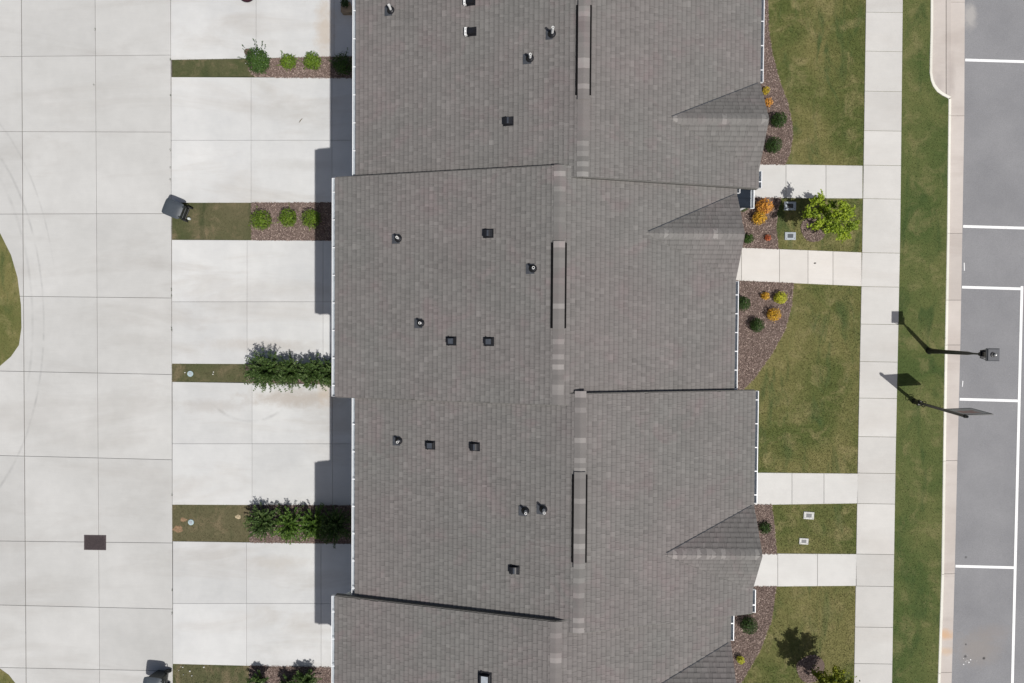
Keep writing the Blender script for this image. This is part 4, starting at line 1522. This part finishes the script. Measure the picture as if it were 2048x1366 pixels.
# bare soil patches
def blob(name, label, px, py, r_, mat, z=-0.019, sq=0.7):
    c_ = P(px, py)
    pts = [(c_[0] + r_ * (1 + 0.35 * math.sin(3 * a + px) * 0.6 + rng.uniform(-0.12, 0.12)) * math.cos(a), c_[1] + sq * r_ * (1 + rng.uniform(-0.2, 0.2)) * math.sin(a)) for a in [2 * math.pi * i / 18 for i in range(18)]]
    m_ = MB()
    n_ = len(pts)
    m_.add([(x, y, z) for x, y in pts] + [(c_[0], c_[1], z + 0.012)], [(i, (i + 1) % n_, n_) for i in range(n_)])
    return tag(m_.build(name, mat), label, 'soil patch', kind='structure')


M['clay'] = plain('orange_clay_soil', (0.24, 0.155, 0.09), 0.95, 0.3, 14)
M['sandy'] = plain('pale_sandy_soil', (0.42, 0.34, 0.22), 0.95, 0.3, 14)
blob('bare_soil', 'orange clay patch at the driveway corner of the grass strip', 356, 1058, 0.20, M['clay'])
blob('bare_soil', 'smaller clay patch beside the round cap', 366, 1040, 0.13, M['clay'])
blob('bare_soil', 'pale sandy spot before the leafy row', 476, 1034, 0.12, M['sandy'])

# white stones in the lowest grass strip
for i, (px, py) in enumerate(((358, 1340), (366, 1334), (380, 1342), (367, 1349), (384, 1351), (408, 1334), (362, 1333))):
    x, y = P(px, py)
    s_ = 0.016 + 0.008 * (i % 3)
    m_ = MB().lathe([(s_ * 0.8, -0.01), (s_, 0.01), (s_ * 0.8, 0.03), (s_ * 0.3, 0.042)], (x, y, 0), 7)
    tag(m_.build('stone', M['stone']), 'small white stone lying in the lowest grass strip', 'stone', 'white stones in the grass')
for i, (px, py) in enumerate(((370, 745), (427, 744), (426, 748.5), (492, 127))):
    x, y = P(px, py)
    m_ = MB().lathe([(0.020, -0.01), (0.024, 0.012), (0.012, 0.028)], (x, y, 0), 7)
    lab = 'small white stone in the grass before the spiky hedge' if i < 3 else 'white stone at the foot of the largest upper shrub'
    tag(m_.build('stone', M['stone']), lab, 'stone', 'white stones before the hedge' if i < 3 else None)

# pots near the upper edge
x, y = P(497, 106, 0.15)
r_ = thing('plant_pot', 'small brown round pot beside the largest upper shrub', 'pot', (x, y, 0))
MB().lathe([(0.09, 0.0), (0.12, 0.22), (0.13, 0.26), (0.125, 0.275), (0.115, 0.262), (0.0, 0.258)], n=20).build('pot', M['brown'], r_)
x, y = P(494, -13, 0.2)
r_ = thing('planter_bowl', 'dark maroon round bowl at the edge of the uppermost driveway', 'planter', (x, y, 0))
MB().lathe([(0.18, 0.0), (0.30, 0.16), (0.34, 0.22), (0.33, 0.235), (0.30, 0.21), (0.0, 0.20)], n=26).build('bowl', M['maroon'], r_)
x, y = P(694, 14, 0.2)
r_ = thing('planter', 'tan pot with a dark plant in the house shadow', 'planter', (x, y, 0))
MB().box((-0.02, -0.06, 0.17), (0.34, 0.34, 0.34), taper=1.12).build('pot', M['terracotta'], r_)
m_ = {'V': [], 'T': []}
d_ = rng.normal(size=(500, 3))
d_ /= np.linalg.norm(d_, axis=1, keepdims=True)
leaves(m_, d_ * rng.uniform(0.4, 1, (500, 1)) * np.array([0.22, 0.22, 0.2]) + np.array([0, 0.02, 0.52]), d_, 0.03, rng.uniform(0, 0.6, 500))
build_leaves('plant', m_, L['box'], r_)

# twig on a driveway, leaf on a walk
x, y = P(602, 241)
tag(MB().tube([(-0.07, -0.09, 0.012), (-0.02, -0.01, 0.022), (0.01, 0.03, 0.016), (0.06, 0.07, 0.02)], [0.006, 0.016, 0.010, 0.012], 6).build('twig', M['twig'], None, (x, y, 0)), 'dry twig lying on the driveway concrete', 'twig')
x, y = P(1630, 526.5)
tag(MB().add([(-0.06, 0, 0.006), (-0.01, -0.03, 0.02), (0.06, 0.012, 0.012), (0.0, 0.03, 0.018)], [(0, 1, 2, 3)]).add([(-0.06, 0, 0.003), (-0.01, -0.03, 0.004), (0.06, 0.012, 0.003), (0.0, 0.03, 0.004)], [(0, 3, 2, 1)]).build('fallen_leaf', M['rubber'], None, (x, y, 0)), 'dark fallen leaf on the pinkish front walk', 'leaf')

# white paint flecks on the asphalt
pf = MB()
for i in range(12):
    px, py = 1938 + rng.normal(0, 8), 1327 + rng.normal(0, 5)
    if i < 4:
        px, py = ((1941, 1327), (1944, 1322), (1930, 1331), (1957, 1324))[i]
    x, y = P(px, py)
    s_ = rng.uniform(0.007, 0.016) * (2.6 if i < 3 else 1)
    k = 6
    a0 = rng.uniform(0, 6)
    pf.add([(x + s_ * rng.uniform(0.5, 1.5) * math.cos(a0 + j * 1.047), y + s_ * rng.uniform(0.4, 1.2) * math.sin(a0 + j * 1.047), ST_Z + 0.005) for j in range(k)], [tuple(range(k))])
pf.build('paint_flecks', M['paint'], street)['kind'] = 'stuff'
for (a_, b_) in (((1931.5, 525), (1932, 541)), ((1929, 762), (1928, 774))):
    strip_line([a_, b_], 0.03, name='worn_paint_mark')

# joint weeds
wd_ = MB()
for (px, py) in ((343, 579), (343.5, 592), (343.5, 657), (344, 660), (341, 335), (341, 360), (341.5, 192), (341, 300), (344.5, 990), (344.5, 1180), (344.5, 1226), (341, 120), (190, 59), (188, 170)):
    x, y = P(px, py)
    for k in range(26):
        a = rng.uniform(0, 6.28)
        r0 = rng.uniform(0, 0.03)
        ox, oy = x + r0 * math.cos(a) * 0.5, y + r0 * math.sin(a) * 1.4
        ln = rng.uniform(0.015, 0.05)
        wd_.add([(ox - 0.006, oy, -0.01), (ox + 0.006, oy, -0.01), (ox + math.cos(a) * ln, oy + math.sin(a) * ln, 0.012 + ln * 0.5)], [(0, 1, 2)], 0, rng.uniform(0, 1))
tag(wd_.build('joint_weeds', L['box']), 'tiny weeds growing in the joints between alley and driveways', 'weeds', kind='stuff')


# ------------------------------------------------------------------ wheeled bins
def bin_(label, px, py, rz, lid_open=0.0):
    zt = 0.82
    x, y = P(px, py, zt)
    r_ = thing('wheeled_bin', label, 'bin', (x, y, 0), rz, None)
    # local +x is the hinge / handle side
    b = MB()
    hx0, hy0, hx1, hy1 = 0.24, 0.22, 0.33, 0.29
    ring = []
    for (hx, hy, z) in ((hx0, hy0, 0.03), (hx0 + 0.03, hy0 + 0.025, 0.28), (hx1 - 0.02, hy1 - 0.02, 0.68), (hx1, hy1, 0.70), (hx1, hy1, 0.76), (hx1 - 0.03, hy1 - 0.03, 0.76), (hx1 - 0.05, hy1 - 0.05, 0.5)):
        c_ = 0.05
        ring.append([(sx_ * (hx - a), sy_ * (hy - d), z) for sx_, sy_, a, d in ((-1, -1, c_, 0), (1, -1, c_, 0), (1, -1, 0, c_), (1, 1, 0, c_), (1, 1, c_, 0), (-1, 1, c_, 0), (-1, 1, 0, c_), (-1, -1, 0, c_))])
    vs = [p for q_ in ring for p in q_]
    fs = [tuple(reversed(range(8)))]
    for i in range(len(ring) - 1):
        fs += [(i * 8 + k, i * 8 + (k + 1) % 8, (i + 1) * 8 + (k + 1) % 8, (i + 1) * 8 + k) for k in range(8)]
    fs.append(tuple(range((len(ring) - 1) * 8, len(ring) * 8)))
    b.add(vs, fs)
    b.build('body', M['bin_dark'], r_, auto=35)
    # lid: domed sheet hinged at +x
    l = MB()
    nx, ny = 10, 8
    lx, ly = 0.74, 0.64
    g = []
    for i in range(nx + 1):
        for j in range(ny + 1):
            u = -1 + 2 * i / nx
            v = -1 + 2 * j / ny
            k = 1 - 0.10 * abs(u) ** 6 if abs(v) > 0.5 else 1
            kx = 1 - 0.07 * abs(v) ** 5
            z = 0.055 * (1 - abs(u) ** 4) * (1 - abs(v) ** 4) + 0.004
            g.append((u * lx / 2 * kx - lx / 2, v * ly / 2 * (1 - 0.10 * abs(u) ** 6), z))
    nb = len(g)
    vs = g + [(x_, y_, -0.028) for x_, y_, z in g]
    fs = []
    for i in range(nx):
        for j in range(ny):
            a = i * (ny + 1) + j
            fs.append((a, a + ny + 1, a + ny + 2, a + 1))
            fs.append((nb + a + 1, nb + a + ny + 2, nb + a + ny + 1, nb + a))
    for i in range(nx):
        for j in (0, ny):
            a = i * (ny + 1) + j
            fs.append((a, nb + a, nb + a + ny + 1, a + ny + 1) if j == 0 else (a, a + ny + 1, nb + a + ny + 1, nb + a))
    for j in range(ny):
        for i in (0, nx):
            a = i * (ny + 1) + j
            fs.append((a, a + 1, nb + a + 1, nb + a) if i == 0 else (a, nb + a, nb + a + 1, a + 1))
    l.add(vs, fs)
    lo_ = l.build('lid', M['bin'], r_, (0.36, 0, 0.79), auto=40)
    lo_.rotation_euler = (0, R(lid_open), 0)
    for s_ in (-1, 1):
        MB().box((-0.02, s_ * 0.2, -0.005), (0.10, 0.06, 0.05)).build('hinge', M['bin_dark'], lo_)
    h = MB()
    h.tube([(0.30, -0.24, 0.67), (0.42, -0.24, 0.73), (0.44, -0.20, 0.74), (0.44, 0.20, 0.74), (0.42, 0.24, 0.73), (0.30, 0.24, 0.67)], 0.016, 8)
    h.build('handle', M['bin_dark'], r_)
    MB().tube([(0.26, -0.30, 0.13), (0.26, 0.30, 0.13)], 0.012, 8).build('axle', M['black'], r_)
    for s_ in (-1, 1):
        wv_ = MB()
        n_ = 20
        vs = []
        for (rr_, yy2) in ((0.06, s_ * 0.245), (0.125, s_ * 0.25), (0.13, s_ * 0.27), (0.13, s_ * 0.285), (0.12, s_ * 0.30), (0.06, s_ * 0.295)):
            vs += [(0.26 + rr_ * math.cos(2 * math.pi * k / n_), yy2, 0.13 + rr_ * math.sin(2 * math.pi * k / n_)) for k in range(n_)]
        fs = [(i * n_ + k, i * n_ + (k + 1) % n_, (i + 1) * n_ + (k + 1) % n_, (i + 1) * n_ + k) for i in range(5) for k in range(n_)]
        wv_.add(vs, fs)
        wo_ = wv_.build('wheel', M['rubber'], r_)
        hb = MB().tube([(0.26, s_ * 0.25, 0.13), (0.26, s_ * 0.305, 0.13)], 0.065, 14)
        hb.build('hub', M['bin_dark'], wo_)
    return r_


bin_('slate grey wheeled bin standing at the corner of the brown grass strip', 345, 417, R(-22))
bin_('slate grey wheeled bin on the alley concrete beside the white stones', 304, 1372, R(-6))
x, y = P(380, 438)
tag(MB().lathe([(0.045, 0.0), (0.055, 0.02), (0.055, 0.13), (0.03, 0.17), (0.018, 0.20)], n=12).build('plastic_bottle', M['pale'], None, (x, y, 0)), 'pale clear plastic bottle standing at the foot of the grey bin', 'bottle')

# ------------------------------------------------------------------ street lamp
x, y = P(1858.5, 702)
lamp = thing('street_lamp', 'black street lamp post with square grey lantern roof on the grass verge', 'street lamp', (x, y, 0))
MB().lathe([(0.13, -0.04), (0.13, 0.05), (0.115, 0.08), (0.10, 0.14), (0.095, 0.5), (0.088, 0.62), (0.085, 0.72)], n=16).build('base', M['pole'], lamp, auto=40)
MB().lathe([(0.082, 0.68), (0.076, 1.6), (0.066, 2.3), (0.034, 2.6), (0.032, 2.95)], n=14).build('pole', M['pole'], lamp, auto=40)
MB().lathe([(0.05, 2.92), (0.075, 2.96), (0.075, 3.0), (0.045, 3.04), (0.04, 3.12), (0.10, 3.16), (0.10, 3.18), (0.0, 3.18)], n=16).build('collar', M['pole'], lamp, auto=40)
fr = MB()
hs0, hs1 = 0.13, 0.185
for sx_ in (-1, 1):
    for sy_ in (-1, 1):
        fr.tube([(sx_ * hs0, sy_ * hs0, 3.17), (sx_ * hs1, sy_ * hs1, 3.58)], 0.011, 6)
fr.box((0, 0, 3.175), (0.29, 0.29, 0.02))
fr.build('lantern_frame', M['pole'], lamp)
MB().box((0, 0, 3.38), (0.16, 0.16, 0.36), taper=1.3).build('light_engine', M['lens'], lamp)
ro = MB().box((0, 0, 3.60), (0.45, 0.45, 0.05)).box((0, 0, 3.645), (0.43, 0.43, 0.04), taper=0.9).build('lantern_roof', M['lampgrey'], lamp)
MB().lathe([(0.085, 3.66), (0.085, 3.70), (0.0, 3.70)], (-0.03, 0, 0), 18).build('photocell_base', M['black'], ro)
MB().lathe([(0.045, 3.69), (0.047, 3.74), (0.038, 3.775), (0.015, 3.79)], (0.0, 0, 0), 16).build('photocell', M['silver'], ro, smooth=True)

# ------------------------------------------------------------------ leaning sign
x, y = P(1829, 803)
sign = thing('post_sign', 'leaning dark post carrying a square hanging sign panel on the grass verge', 'sign', (x, y, 0))
sign.rotation_euler = (R(2.6), R(-2.7), R(3))
MB().box((0, 0, 1.6), (0.085, 0.085, 3.3)).build('post', M['post'], sign)
MB().lathe([(0.055, 3.24), (0.07, 3.27), (0.07, 3.30), (0.03, 3.33), (0.055, 3.38), (0.05, 3.42), (0.02, 3.47)], n=12).build('finial', M['pole'], sign, smooth=True)
MB().box((0, 0, 0.16), (0.17, 0.17, 0.40), taper=0.8).box((0, 0, 0.38), (0.15, 0.15, 0.05)).build('post_base', M['pole'], sign)
for k in range(4):
    a = k * math.pi / 2 + 0.5
    pts = [(math.cos(a) * r0, math.sin(a) * r0, z0) for r0, z0 in ((0.05, 0.72), (0.13, 0.62), (0.17, 0.48), (0.13, 0.36), (0.085, 0.42))]
    MB().tube(pts, 0.014, 6).build('scroll', M['pole'], sign)
for z0 in (3.18, 1.88):
    MB().box((0.52, 0, z0), (1.02, 0.035, 0.045)).build('arm', M['pole'], sign)
    for k in (0.2, 0.86):
        MB().tube([(k, 0, z0), (k, 0, z0 + (-0.09 if z0 > 3 else 0.09))], 0.007, 6).build('hook', M['pole'], sign)
pn = MB().box((0.54, 0, 2.53), (0.96, 0.03, 1.18)).build('panel', M['panel'], sign)
fm = MB()
for (cx, cz, ax, az) in ((0.54, 3.125, 1.0, 0.03), (0.54, 1.935, 1.0, 0.03), (0.052, 2.53, 0.03, 1.16), (1.028, 2.53, 0.03, 1.16)):
    fm.box((cx, 0, cz), (ax, 0.042, az))
fm.build('panel_frame', M['post'], pn)
